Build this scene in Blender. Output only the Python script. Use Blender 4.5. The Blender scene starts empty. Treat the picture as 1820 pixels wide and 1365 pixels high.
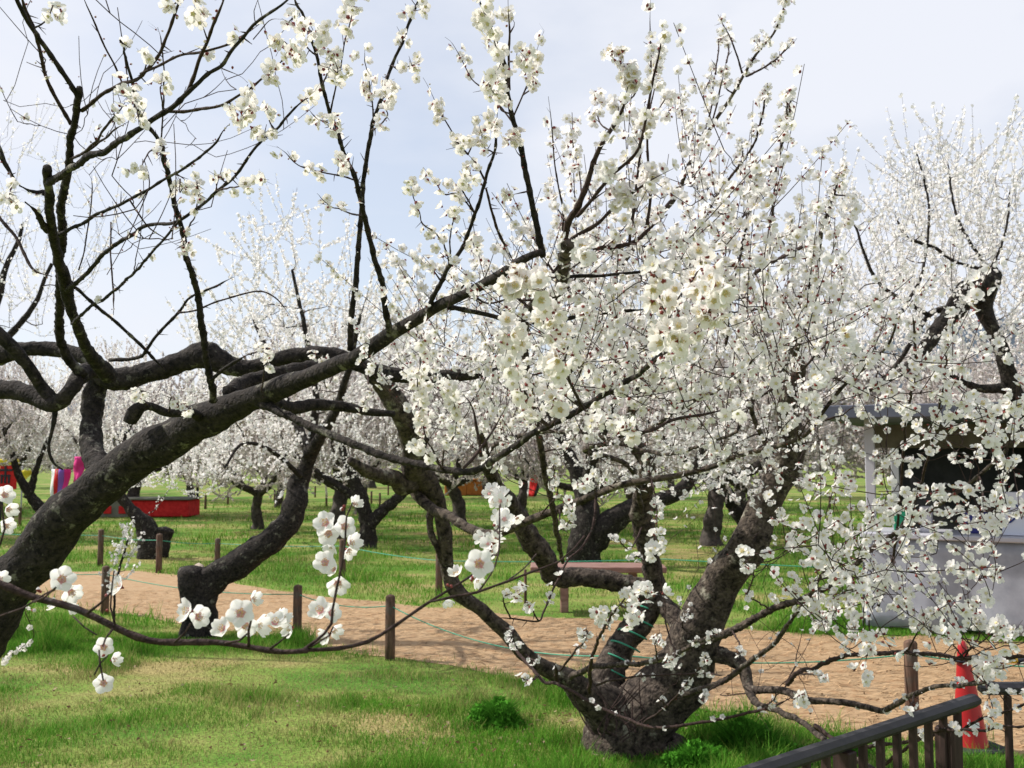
import bpy, math, random
import numpy as np
from mathutils import Vector

random.seed(7); rng = np.random.default_rng(7)
SC = bpy.context.scene
COL = SC.collection

# ------------------------------------------------------------------ camera
F = 1770.0; CXP, CYP = 910.0, 682.5; CAMH = 1.6
PITCH = math.atan((810 - CYP) / F)
cam_d = bpy.data.cameras.new('camera'); cam = bpy.data.objects.new('camera', cam_d); COL.objects.link(cam)
cam.location = (0, 0, CAMH); cam.rotation_euler = (math.pi / 2 + PITCH, 0, 0)
cam_d.sensor_width = 36; cam_d.lens = 36 * F / 1820; cam_d.clip_start = 0.05; cam_d.clip_end = 3000
cam_d.dof.use_dof = True; cam_d.dof.focus_distance = 1.9; cam_d.dof.aperture_fstop = 15
SC.camera = cam
FW = np.array([0, math.cos(PITCH), math.sin(PITCH)]); UP = np.array([0, -math.sin(PITCH), math.cos(PITCH)])
C0 = np.array([0, 0, CAMH])

# ------------------------------------------------------------------ world, sun, exposure
SUN_TO = Vector((-1.0, 0.26, 1.0)).normalized()
EL = math.asin(SUN_TO.z); AZ = math.atan2(SUN_TO.x, SUN_TO.y)
w = bpy.data.worlds.new('World'); SC.world = w; w.use_nodes = True
nt = w.node_tree; nt.nodes.clear()
def N(t, **k):
    n = nt.nodes.new(t)
    for a, b in k.items(): setattr(n, a, b)
    return n
out = N('ShaderNodeOutputWorld'); bg = N('ShaderNodeBackground'); bg2 = N('ShaderNodeBackground'); mixs = N('ShaderNodeMixShader')
sky = N('ShaderNodeTexSky', sky_type='NISHITA', sun_disc=False, sun_elevation=EL, sun_rotation=AZ)
sky.air_density = 1.0; sky.dust_density = 1.0
bg.inputs[1].default_value = 0.12
tc = N('ShaderNodeTexCoord'); mp = N('ShaderNodeMapping'); mp.inputs['Scale'].default_value = (1.2, 1.2, 2.6); mp.inputs['Location'].default_value = (0.9, 0.3, 0.2)
n1 = N('ShaderNodeTexNoise'); n1.inputs['Scale'].default_value = 1.7; n1.inputs['Detail'].default_value = 7; n1.inputs['Roughness'].default_value = 0.5
cr = N('ShaderNodeValToRGB'); cr.color_ramp.elements[0].position = 0.40; cr.color_ramp.elements[0].color = (.55, .55, .55, 1); cr.color_ramp.elements[1].position = 0.60; cr.color_ramp.elements[1].color = (.97, .97, .97, 1)
bg2.inputs[0].default_value = (0.85, 0.875, 0.95, 1); bg2.inputs[1].default_value = 0.81
nt.links.new(tc.outputs['Generated'], mp.inputs[0]); nt.links.new(mp.outputs[0], n1.inputs[0]); nt.links.new(n1.outputs[0], cr.inputs[0])
nt.links.new(cr.outputs[0], mixs.inputs[0]); nt.links.new(sky.outputs[0], bg.inputs[0]); nt.links.new(bg.outputs[0], mixs.inputs[1]); nt.links.new(bg2.outputs[0], mixs.inputs[2]); nt.links.new(mixs.outputs[0], out.inputs[0])
sd = bpy.data.lights.new('sun', 'SUN'); sd.energy = 4.6; sd.angle = math.radians(0.6); sd.color = (1.0, 0.95, 0.87)
so = bpy.data.objects.new('sun', sd); COL.objects.link(so); so.rotation_euler = (-SUN_TO).to_track_quat('-Z', 'Y').to_euler(); so.location = (-20, 5, 20)
SC.view_settings.view_transform = 'Standard'; SC.view_settings.look = 'None'; SC.view_settings.exposure = 0.36; SC.view_settings.gamma = 1
SC.cycles.max_bounces = 8; SC.cycles.transmission_bounces = 6; SC.cycles.transparent_max_bounces = 8

# ------------------------------------------------------------------ projection helpers (pixels of the 1820x1365 photograph)
def P(px, py, d): return C0 + d * (FW + (px - CXP) / F * np.array([1., 0, 0]) + (CYP - py) / F * UP)
def atz(px, py, z):
    r = FW + (px - CXP) / F * np.array([1., 0, 0]) + (CYP - py) / F * UP
    return C0 + r * ((z - CAMH) / r[2])
def G(px, py): return atz(px, py, 0.0)
def proj(p):
    v = np.asarray(p) - C0; d = v @ FW
    return np.stack([CXP + F * v[..., 0] / d, CYP - F * (v @ UP) / d, d], -1)

# ------------------------------------------------------------------ noise
def _h(i, j, k):
    n = np.sin(i * 127.1 + j * 311.7 + k * 74.7) * 43758.5453
    return n - np.floor(n)
def noise3(p):
    p = np.asarray(p, float); i = np.floor(p); f = p - i; f = f * f * (3 - 2 * f); r = 0
    for a in (0, 1):
        for b in (0, 1):
            for c in (0, 1):
                wgt = (f[..., 0] if a else 1 - f[..., 0]) * (f[..., 1] if b else 1 - f[..., 1]) * (f[..., 2] if c else 1 - f[..., 2])
                r = r + wgt * _h(i[..., 0] + a, i[..., 1] + b, i[..., 2] + c)
    return r
def fbm(p, o=4):
    r = 0; a = .5
    for k in range(o): r = r + a * noise3(np.asarray(p) * 2 ** k + 17.3 * k); a *= .5
    return r / (1 - .5 ** o)

# ------------------------------------------------------------------ mesh accumulator
class Acc:
    def __init__(s): s.flat = False; s.v = []; s.f = []; s.m = []; s.n = 0; s.c = []
    def add(s, v, faces, mat=0, col=None):
        """faces: list of (array (k,nside)) index arrays"""
        v = np.asarray(v, float).reshape(-1, 3)
        for q in faces:
            q = np.asarray(q)
            s.f.append(q + s.n)
            s.m.append(np.full(len(q), mat) if np.isscalar(mat) else mat)
        s.v.append(v); s.n += len(v)
        if col is not None: s.c.append(np.broadcast_to(np.asarray(col, float), (len(v), 3)))
    def mesh(s, name, mats, smooth=True):
        me = bpy.data.meshes.new(name)
        v = np.concatenate(s.v); me.vertices.add(len(v)); me.vertices.foreach_set('co', v.ravel())
        loops = np.concatenate([q.ravel() for q in s.f]); tot = np.concatenate([np.full(len(q), q.shape[1]) for q in s.f])
        me.loops.add(len(loops)); me.loops.foreach_set('vertex_index', loops.astype(np.int32))
        me.polygons.add(len(tot)); st = np.concatenate([[0], np.cumsum(tot)[:-1]])
        me.polygons.foreach_set('loop_start', st.astype(np.int32)); me.polygons.foreach_set('loop_total', tot.astype(np.int32))
        me.polygons.foreach_set('material_index', np.concatenate(s.m).astype(np.int32))
        me.polygons.foreach_set('use_smooth', np.full(len(tot), smooth and not s.flat))
        for m in mats: me.materials.append(m)
        if s.c:
            a = me.color_attributes.new('tint', 'FLOAT_COLOR', 'POINT')
            c = np.concatenate(s.c); a.data.foreach_set('color', np.hstack([c, np.ones((len(c), 1))]).astype(np.float32).ravel())
        me.update(calc_edges=True); me.validate()
        return me
    def build(s, name, mats, parent=None, smooth=True, **tags):
        if not isinstance(mats, (list, tuple)): mats = [mats]
        o = bpy.data.objects.new(name, s.mesh(name, mats, smooth)); COL.objects.link(o)
        if parent is not None: o.parent = parent; o.location = -Vector(parent.location)
        tag(o, **tags); return o
def tag(o, label=None, category=None, group=None, kind=None):
    if label: o['label'] = label
    if category: o['category'] = category
    if group: o['group'] = group
    if kind: o['kind'] = kind
    return o
def empty(name, loc, label, category, group=None):
    o = bpy.data.objects.new(name, None); COL.objects.link(o); o.location = [float(x) for x in loc]; o.empty_display_size = .1
    return tag(o, label, category, group)

def nrm(v): return v / (np.linalg.norm(v, axis=-1, keepdims=True) + 1e-9)
def box(acc, c, s, mat=0, rz=0.0, bev=0.0, rx=0.0):
    """bevelled box centred c, full sizes s"""
    acc.flat = True; hx, hy, hz = [a / 2 for a in s]; b = min(bev, hx * .9, hy * .9, hz * .9)
    if b <= 0:
        v = np.array([[x, y, z] for x in (-hx, hx) for y in (-hy, hy) for z in (-hz, hz)])
        f = np.array([[0, 1, 3, 2], [4, 6, 7, 5], [0, 4, 5, 1], [2, 3, 7, 6], [0, 2, 6, 4], [1, 5, 7, 3]])
    else:
        prof = [(-hx + b, -hy), (hx - b, -hy), (hx, -hy + b), (hx, hy - b), (hx - b, hy), (-hx + b, hy), (-hx, hy - b), (-hx, -hy + b)]
        rings = []
        for z, k in ((-hz, b), (-hz + b, 0), (hz - b, 0), (hz, b)):
            rings.append([[x * (1 - k / hx), y * (1 - k / hy), z] for x, y in prof])
        v = np.array(rings).reshape(-1, 3); f = []
        for r in range(3):
            for i in range(8): f.append([r * 8 + i, r * 8 + (i + 1) % 8, r * 8 + 8 + (i + 1) % 8, r * 8 + 8 + i])
        f = np.array(f)
    def rot(v):
        if rx: cz, sz = math.cos(rx), math.sin(rx); v = np.stack([v[:, 0], v[:, 1] * cz - v[:, 2] * sz, v[:, 1] * sz + v[:, 2] * cz], 1)
        cz, sz = math.cos(rz), math.sin(rz); return np.stack([v[:, 0] * cz - v[:, 1] * sz, v[:, 0] * sz + v[:, 1] * cz, v[:, 2]], 1) + np.asarray(c)
    fs = [f]
    if b > 0: fs.append(np.array([[7, 6, 5, 4, 3, 2, 1, 0], [24, 25, 26, 27, 28, 29, 30, 31]]))
    acc.add(rot(v), fs, mat)

def cat(pts, step):
    """Catmull-Rom through control rows, resampled about every step metres (xyz in the first 3 columns)"""
    p = np.asarray(pts, float); p = np.vstack([2 * p[0] - p[1], p, 2 * p[-1] - p[-2]]); o = []
    for i in range(1, len(p) - 2):
        L = np.linalg.norm(p[i + 1, :3] - p[i, :3]); n = max(1, int(L / step))
        t = np.linspace(0, 1, n, endpoint=False)[:, None]
        o.append(.5 * (2 * p[i] + (p[i + 1] - p[i - 1]) * t + (2 * p[i - 1] - 5 * p[i] + 4 * p[i + 1] - p[i + 2]) * t ** 2 + (3 * p[i] - p[i - 1] - 3 * p[i + 1] + p[i + 2]) * t ** 3))
    o.append(p[-2][None]); return np.vstack(o)

def tube(acc, pts, rad, k=8, rough=0.0, mat=0, cap=True, flare=0.0):
    pts = np.asarray(pts, float); rad = np.asarray(rad, float); n = len(pts)
    t = nrm(np.gradient(pts, axis=0)); u = np.cross(t[0], [0.3, 0.2, 1.0]); 
    if np.linalg.norm(u) < .05: u = np.cross(t[0], [1., 0, 0])
    U = []
    for i in range(n):
        u = u - (u @ t[i]) * t[i]; u = u / np.linalg.norm(u); U.append(u)
    U = np.array(U); V = np.cross(t, U); a = np.arange(k) / k * 2 * math.pi
    d = np.cos(a)[None, :, None] * U[:, None] + np.sin(a)[None, :, None] * V[:, None]
    R = rad[:, None] * np.ones((1, k))
    if rough > 0:
        q = pts[:, None] + d * rad[:, None, None]; s = 1.0 / max(rad.max(), .01)
        R = R * (1 + rough * ((fbm(q * s * 1.1, 3) - .5) * 1.6 + (fbm(q * s * np.array([5, 5, 3]), 2) - .5) * .6 - np.abs(fbm(q * s * np.array([9, 9, 4]) + 7, 2) - .5) * .7 + .08))
    v = pts[:, None] + d * R[..., None]; v = v.reshape(-1, 3)
    i = np.arange(n - 1)[:, None] * k; j = np.arange(k)[None]
    f = np.stack([i + j, i + (j + 1) % k, i + k + (j + 1) % k, i + k + j], -1).reshape(-1, 4)
    if cap:
        v = np.vstack([v, pts[0] - t[0] * rad[0] * .15, pts[-1] + t[-1] * rad[-1] * .35]); jj = np.arange(k)
        c0 = np.stack([(jj + 1) % k, jj, np.full(k, n * k)], 1); e = (n - 1) * k
        c1 = np.stack([e + jj, e + (jj + 1) % k, np.full(k, n * k + 1)], 1)
        acc.add(v, [f, np.vstack([c0, c1])], mat)
    else: acc.add(v, [f], mat)

def twigbatch(acc, T, R, k=4, mat=0):
    """T (m,n,3) polylines, R (m,n) radii"""
    if len(T) == 0: return
    m, n, _ = T.shape; t = nrm(np.gradient(T, axis=1)); ref = np.where(np.abs(t[:, :1, 2:3]) > .8, np.array([1., .1, 0]), np.array([0.1, .2, 1.]))
    u = nrm(np.cross(t, ref)); v = np.cross(t, u); a = np.arange(k) / k * 2 * math.pi
    q = T[:, :, None] + R[:, :, None, None] * (np.cos(a)[None, None, :, None] * u[:, :, None] + np.sin(a)[None, None, :, None] * v[:, :, None])
    i = np.arange(n - 1)[:, None] * k; j = np.arange(k)[None]
    f = np.stack([i + j, i + (j + 1) % k, i + k + (j + 1) % k, i + k + j], -1).reshape(-1, 4)
    ff = (f[None] + (np.arange(m) * n * k)[:, None, None]).reshape(-1, 4)
    acc.add(q.reshape(-1, 3), [ff], mat)

# ------------------------------------------------------------------ materials
def mat(name, base, rough=.8, **k):
    m = bpy.data.materials.new(name); m.use_nodes = True; t = m.node_tree; b = t.nodes['Principled BSDF']
    b.inputs['Base Color'].default_value = (*base, 1); b.inputs['Roughness'].default_value = rough
    b.inputs['Specular IOR Level'].default_value = k.get('spec', .3)
    return m, t, b
def noisemat(name, c1, c2, scale, rough=.85, bump=.3, detail=6, stretch=(1, 1, 1), c3=None, bd=.01, lo=.35, hi=.65, spec=.25):
    m, t, b = mat(name, c1, rough, spec=spec); nn = t.nodes; L = t.links
    tc = nn.new('ShaderNodeTexCoord'); mp = nn.new('ShaderNodeMapping'); mp.inputs['Scale'].default_value = stretch
    n = nn.new('ShaderNodeTexNoise'); n.inputs['Scale'].default_value = scale; n.inputs['Detail'].default_value = detail; n.inputs['Roughness'].default_value = .65
    r = nn.new('ShaderNodeValToRGB'); r.color_ramp.elements[0].position = lo; r.color_ramp.elements[1].position = hi
    r.color_ramp.elements[0].color = (*c1, 1); r.color_ramp.elements[1].color = (*c2, 1)
    L.new(tc.outputs['Object'], mp.inputs[0]); L.new(mp.outputs[0], n.inputs[0]); L.new(n.outputs[0], r.inputs[0])
    src = r.outputs[0]
    if c3:
        n2 = nn.new('ShaderNodeTexNoise'); n2.inputs['Scale'].default_value = scale * .22; n2.inputs['Detail'].default_value = 4
        r2 = nn.new('ShaderNodeValToRGB'); r2.color_ramp.elements[0].position = .52; r2.color_ramp.elements[1].position = .66
        mx = nn.new('ShaderNodeMix'); mx.data_type = 'RGBA'; mx.inputs[7].default_value = (*c3, 1)
        L.new(tc.outputs['Object'], n2.inputs[0]); L.new(n2.outputs[0], r2.inputs[0]); L.new(r2.outputs[0], mx.inputs[0]); L.new(src, mx.inputs[6]); src = mx.outputs[2]
    L.new(src, b.inputs['Base Color'])
    if bump:
        bp = nn.new('ShaderNodeBump'); bp.inputs['Strength'].default_value = bump; bp.inputs['Distance'].default_value = bd
        L.new(n.outputs[0], bp.inputs['Height']); L.new(bp.outputs[0], b.inputs['Normal'])
    return m

def bark_mat(name, dark, light, lichen, scale):
    m, t, b = mat(name, dark, .9, spec=.2); nn = t.nodes; L = t.links
    tc = nn.new('ShaderNodeTexCoord')
    n = nn.new('ShaderNodeTexNoise'); n.inputs['Scale'].default_value = scale; n.inputs['Detail'].default_value = 8; n.inputs['Roughness'].default_value = .7; n.inputs['Distortion'].default_value = .4
    vo = nn.new('ShaderNodeTexVoronoi'); vo.inputs['Scale'].default_value = scale * 1.3; vo.feature = 'DISTANCE_TO_EDGE'
    r = nn.new('ShaderNodeValToRGB'); e = r.color_ramp.elements; e[0].position = .38; e[0].color = (*dark, 1); e[1].position = .68; e[1].color = (*light, 1)
    n2 = nn.new('ShaderNodeTexNoise'); n2.inputs['Scale'].default_value = scale * .32; n2.inputs['Detail'].default_value = 9; n2.inputs['Roughness'].default_value = .72
    r2 = nn.new('ShaderNodeValToRGB'); r2.color_ramp.elements[0].position = .57; r2.color_ramp.elements[1].position = .65
    mx = nn.new('ShaderNodeMix'); mx.data_type = 'RGBA'; mx.inputs[7].default_value = (*lichen, 1)
    for q in (n, vo, n2): L.new(tc.outputs['Object'], q.inputs['Vector'])
    L.new(n.outputs[0], r.inputs[0]); L.new(n2.outputs[0], r2.inputs[0]); L.new(r2.outputs[0], mx.inputs[0]); L.new(r.outputs[0], mx.inputs[6]); L.new(mx.outputs[2], b.inputs['Base Color'])
    ad = nn.new('ShaderNodeMath'); ad.operation = 'MULTIPLY_ADD'; ad.inputs[1].default_value = 1.2
    L.new(vo.outputs['Distance'], ad.inputs[0]); L.new(n.outputs[0], ad.inputs[2])
    bp = nn.new('ShaderNodeBump'); bp.inputs['Strength'].default_value = .9; bp.inputs['Distance'].default_value = .25 / scale
    L.new(ad.outputs[0], bp.inputs['Height']); L.new(bp.outputs[0], b.inputs['Normal'])
    return m
BARK = bark_mat('bark_old', (.007, .006, .006), (.052, .042, .037), (.17, .16, .13), 42)
BARKG = bark_mat('bark_weathered', (.011, .008, .007), (.14, .11, .088), (.27, .25, .20), 30)
TWIG = bark_mat('bark_twig', (.022, .013, .012), (.085, .055, .048), (.07, .06, .055), 120)
BARKF = noisemat('bark_far', (.022, .018, .017), (.09, .075, .065), 14, bump=.5, bd=.02)
CUT = noisemat('cut_wood', (.28, .22, .17), (.42, .36, .30), 30, bump=.2)

def petal_mat(name, c1, c2, tr=.42):
    m = bpy.data.materials.new(name); m.use_nodes = True; t = m.node_tree; t.nodes.clear(); nn = t.nodes; L = t.links
    o = nn.new('ShaderNodeOutputMaterial'); g = nn.new('ShaderNodeNewGeometry'); mx = nn.new('ShaderNodeMix'); mx.data_type = 'RGBA'
    mx.inputs[6].default_value = (*c1, 1); mx.inputs[7].default_value = (*c2, 1); L.new(g.outputs['Random Per Island'], mx.inputs[0])
    d = nn.new('ShaderNodeBsdfDiffuse'); tl = nn.new('ShaderNodeBsdfTranslucent'); ms = nn.new('ShaderNodeMixShader'); ms.inputs[0].default_value = tr
    L.new(mx.outputs[2], d.inputs[0]); L.new(mx.outputs[2], tl.inputs[0]); L.new(d.outputs[0], ms.inputs[1]); L.new(tl.outputs[0], ms.inputs[2]); L.new(ms.outputs[0], o.inputs[0])
    return m
PETAL = petal_mat('petal', (.88, .85, .835), (.93, .91, .905), .48)
PETALC = petal_mat('petal_cream', (.89, .845, .80), (.93, .90, .88), .45)
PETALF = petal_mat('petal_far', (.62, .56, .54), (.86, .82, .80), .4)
STAM = mat('stamen', (.72, .68, .42), .7)[0]
ANTH = mat('anther', (.62, .40, .10), .7)[0]
CENT = mat('flower_centre', (.66, .60, .36), .8)[0]
CALYX = mat('calyx', (.22, .045, .04), .7)[0]
FM = [PETAL, CENT, CALYX, STAM, ANTH]
CENTR = mat('flower_centre_pink', (.66, .33, .32), .8)[0]
FMC = [PETALC, CENT, CALYX, STAM, ANTH]
FMN = [PETAL, CENTR, CALYX, PETAL, ANTH]

# ------------------------------------------------------------------ blossom templates (diameter 1, facing +Z)
def rz(v, a): c, s = math.cos(a), math.sin(a); return np.stack([v[:, 0] * c - v[:, 1] * s, v[:, 0] * s + v[:, 1] * c, v[:, 2]], 1)
def tmpl_hi(seed, cup=.16, missing=()):
    r = np.random.default_rng(seed); A = Acc()
    for k in range(5):
        if k in missing: continue
        nu, nv = 6, 7; q = []
        tl = r.uniform(-.05, .07); ws = r.uniform(.9, 1.08); ph = r.uniform(0, 6)
        for i in range(nu):
            u = i / (nu - 1)
            wd = (.028 + .212 * math.sin(math.pi * u ** .95 * .86)) * ws
            for j in range(nv):
                s = (j / (nv - 1)) * 2 - 1
                x = .05 + .45 * u * (1 - .10 * abs(s) ** 2 * u); y = s * wd
                z = cup * u ** 1.6 + .10 * s * s * (.3 + u * .6) + tl * u + .018 * math.sin(5 * s + ph + 4 * u) * u
                z += k * .004
                q.append([x, y, z])
        f = [[i * nv + j, i * nv + j + 1, (i + 1) * nv + j + 1, (i + 1) * nv + j] for i in range(nu - 1) for j in range(nv - 1)]
        A.add(rz(np.array(q), k * 2 * math.pi / 5 + r.uniform(-.06, .06)), [np.array(f)], 0); A.m[-1] = np.where(np.arange(len(f)) < nv - 1, 1, 0)
    S = Acc()
    nst = 26
    for k in range(nst):
        a = r.uniform(0, 6.28); sp = r.uniform(.15, .75); L = r.uniform(.17, .27)
        d = np.array([math.cos(a) * sp, math.sin(a) * sp, 1]); d /= np.linalg.norm(d); e = np.cross(d, [.3, .5, .1]); e /= np.linalg.norm(e)
        p0 = np.array([math.cos(a) * .03, math.sin(a) * .03, 0.0]); p1 = p0 + d * L; g = np.cross(d, e)
        tw = .007; ring = [e * tw, (-.5 * e + .87 * g) * tw, (-.5 * e - .87 * g) * tw]
        S.add([p0 + x for x in ring] + [p1 + x for x in ring], [np.array([[0, 1, 4, 3], [1, 2, 5, 4], [2, 0, 3, 5]])], 3)
        b = .022; S.add([p1 + e * b, p1 - e * b, p1 + g * b, p1 - g * b, p1 + d * b, p1 - d * b], [np.array([[0, 2, 4], [2, 1, 4], [1, 3, 4], [3, 0, 4], [2, 0, 5], [1, 2, 5], [3, 1, 5], [0, 3, 5]])], 4)
    a = np.arange(8) / 8 * 6.283; ringv = np.stack([.075 * np.cos(a), .075 * np.sin(a), np.full(8, .015)], 1)
    S.add(np.vstack([ringv, [[0, 0, .05]]]), [np.array([[i, (i + 1) % 8, 8] for i in range(8)])], 1)
    K = Acc()
    for k in range(5):
        v = np.array([[.0, 0, -.03], [.08, -.06, -.02], [.145, -.04, .0], [.17, 0, .01], [.145, .04, .0], [.08, .06, -.02]]); v[:, 2] -= .012
        K.add(rz(v, (k + .5) * 2 * math.pi / 5), [np.array([[0, 1, 2, 3], [0, 3, 4, 5]])], 2)
    for i in range(3):
        pass
    rr = [(.0, -.19), (.03, -.19), (.055, -.12), (.085, -.06), (.09, -.02)]
    v = []
    for rad, z in rr: v += [[rad * math.cos(x), rad * math.sin(x), z] for x in a]
    K.add(v, [np.array([[i * 8 + j, i * 8 + (j + 1) % 8, i * 8 + 8 + (j + 1) % 8, i * 8 + 8 + j] for i in range(4) for j in range(8)])], 2)
    return A, S, K
def tmpl_mid(seed, cup=.14):
    r = np.random.default_rng(seed); A = Acc()
    for k in range(5):
        t = r.uniform(-.05, .07); w_ = r.uniform(.9, 1.1)
        v = np.array([[.05, 0, 0], [.20, -.17 * w_, .05], [.20, 0, .02], [.20, .17 * w_, .05], [.36, -.215 * w_, .13], [.40, 0, .08], [.36, .215 * w_, .13], [.465, -.12 * w_, .15], [.50, 0, .13], [.465, .12 * w_, .15]])
        v[:, 2] = v[:, 2] * cup / .14 + v[:, 0] * t * 2
        A.add(rz(v, k * 2 * math.pi / 5), [np.array([[0, 1, 2], [0, 2, 3]]), np.array([[1, 4, 5, 2], [2, 5, 6, 3], [4, 7, 8, 5], [5, 8, 9, 6]])], 0)
    a = np.arange(6) / 6 * 6.283
    A.add(np.vstack([np.stack([.12 * np.cos(a), .12 * np.sin(a), np.full(6, .04)], 1), [[0, 0, .08]]]), [np.array([[i, (i + 1) % 6, 6] for i in range(6)])], 1)
    for k in range(9):
        x = r.uniform(0, 6.28); q = r.uniform(.08, .17); c, s = math.cos(x), math.sin(x)
        A.add([[c * .03 - s * .008, s * .03 + c * .008, .02], [c * .03 + s * .008, s * .03 - c * .008, .02], [c * q, s * q, .19]], [np.array([[0, 1, 2]])], 3)
        b = .018; p = np.array([c * q, s * q, .19]); A.add([p + [b, 0, 0], p + [-b, b, 0], p + [-b, -b, 0], p + [0, 0, b * 1.3]], [np.array([[0, 1, 3], [1, 2, 3], [2, 0, 3], [0, 2, 1]])], 4)
    for k in range(5):
        A.add(rz(np.array([[0, 0, -.16], [.10, -.075, -.03], [.185, 0, -.005], [.10, .075, -.03]]), (k + .5) * 2 * math.pi / 5), [np.array([[0, 1, 2, 3]])], 2)
    return A
def tmpl_lo(seed):
    r = np.random.default_rng(seed); A = Acc()
    for k in range(5):
        t = r.uniform(.0, .14)
        A.add(rz(np.array([[.03, 0, 0], [.33, -.23, .10 + t], [.5, 0, .08 + t], [.33, .23, .10 + t]]), k * 2 * math.pi / 5), [np.array([[0, 1, 2, 3]])], 0)
    A.add([[.1, 0, .06], [-.05, .09, .06], [-.05, -.09, .06]], [np.array([[0, 1, 2]])], 1)
    A.add([[.10, 0, -.02], [-.05, .09, -.02], [-.05, -.09, -.02], [0, 0, -.12]], [np.array([[0, 1, 3], [1, 2, 3], [2, 0, 3]])], 2)
    return A
def tmpl_far():
    A = Acc(); a = np.arange(5) / 5 * 6.283
    v = np.stack([.46 * np.cos(a), .46 * np.sin(a), np.array([.1, .0, .12, .03, .08])], 1)
    A.add(v, [np.array([[0, 1, 2, 3, 4]])], 0); return A
def tmpl_bud(white=True):
    A = Acc(); a = np.arange(6) / 6 * 6.283; prof = [(.03, -.25), (.13, -.13), (.19, .0), (.17, .12), (.02, .24)]
    v = []
    for r_, z in prof: v += [[r_ * math.cos(x), r_ * math.sin(x), z] for x in a]
    f = [[i * 6 + j, i * 6 + (j + 1) % 6, i * 6 + 6 + (j + 1) % 6, i * 6 + 6 + j] for i in range(4) for j in range(6)]
    A.add(v, [np.array(f[:12]), np.array(f[12:])], 0); A.m = [np.full(12, 2), np.full(12, 0 if white else 2)]
    return A
T_HI = [tmpl_hi(1, .14), tmpl_hi(2, .22), tmpl_hi(3, .10), tmpl_hi(4, .34), tmpl_hi(5, .17)]
T_MID = [tmpl_mid(1), tmpl_mid(2, .2), tmpl_mid(3, .08), tmpl_mid(4, .3)]
T_LO = [tmpl_lo(1), tmpl_lo(2), tmpl_lo(3)]
T_FAR = [tmpl_far()]
T_BUD = [tmpl_bud(True)]; T_BUDR = [tmpl_bud(False)]

def place(acc, T, pos, nor, size, spin=None):
    """stamp template T at many places, vectorised"""
    k = len(pos)
    if k == 0: return
    v = np.concatenate(T.v); n = nrm(nor); ref = nrm(rng.normal(size=(k, 3))); u = nrm(np.cross(n, ref)); w_ = np.cross(n, u)
    q = pos[:, None] + size[:, None, None] * (v[None, :, 0:1] * u[:, None] + v[None, :, 1:2] * w_[:, None] + v[None, :, 2:3] * n[:, None])
    acc_n = acc.n; nv = len(v)
    for f, m in zip(T.f, T.m):
        ff = (f[None] + (np.arange(k) * nv)[:, None, None]).reshape(-1, f.shape[1]) + acc_n
        acc.f.append(ff); acc.m.append(np.tile(m, k))
    acc.v.append(q.reshape(-1, 3)); acc.n += k * nv

_hm = {}
def hero(parent, pos, nor, size, mats, spin=0.0, t=None):
    """one blossom as its own part, with its stamens and calyx as sub-parts"""
    i = t if t is not None else random.randrange(len(T_HI)); key = (i, mats[1].name, mats[0].name)
    if key not in _hm: _hm[key] = [a.mesh(nm, mats) for a, nm in zip(T_HI[i], ('blossom', 'stamens', 'calyx'))]
    ms = _hm[key]; z = Vector(nor).normalized(); q = z.to_track_quat('Z', 'Y'); q = q @ Vector((0, 0, 1)).rotation_difference(Vector((0, 0, 1)))
    from mathutils import Quaternion
    q = q @ Quaternion((0, 0, 1), spin)
    o = bpy.data.objects.new('blossom', ms[0]); COL.objects.link(o); o.parent = parent
    o.location = Vector(pos) - Vector(parent.location); o.rotation_mode = 'QUATERNION'; o.rotation_quaternion = q; o.scale = (size,) * 3
    for nm, me in (('stamens', ms[1]), ('calyx', ms[2])):
        c = bpy.data.objects.new(nm, me); COL.objects.link(c); c.parent = o
    return o

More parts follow.
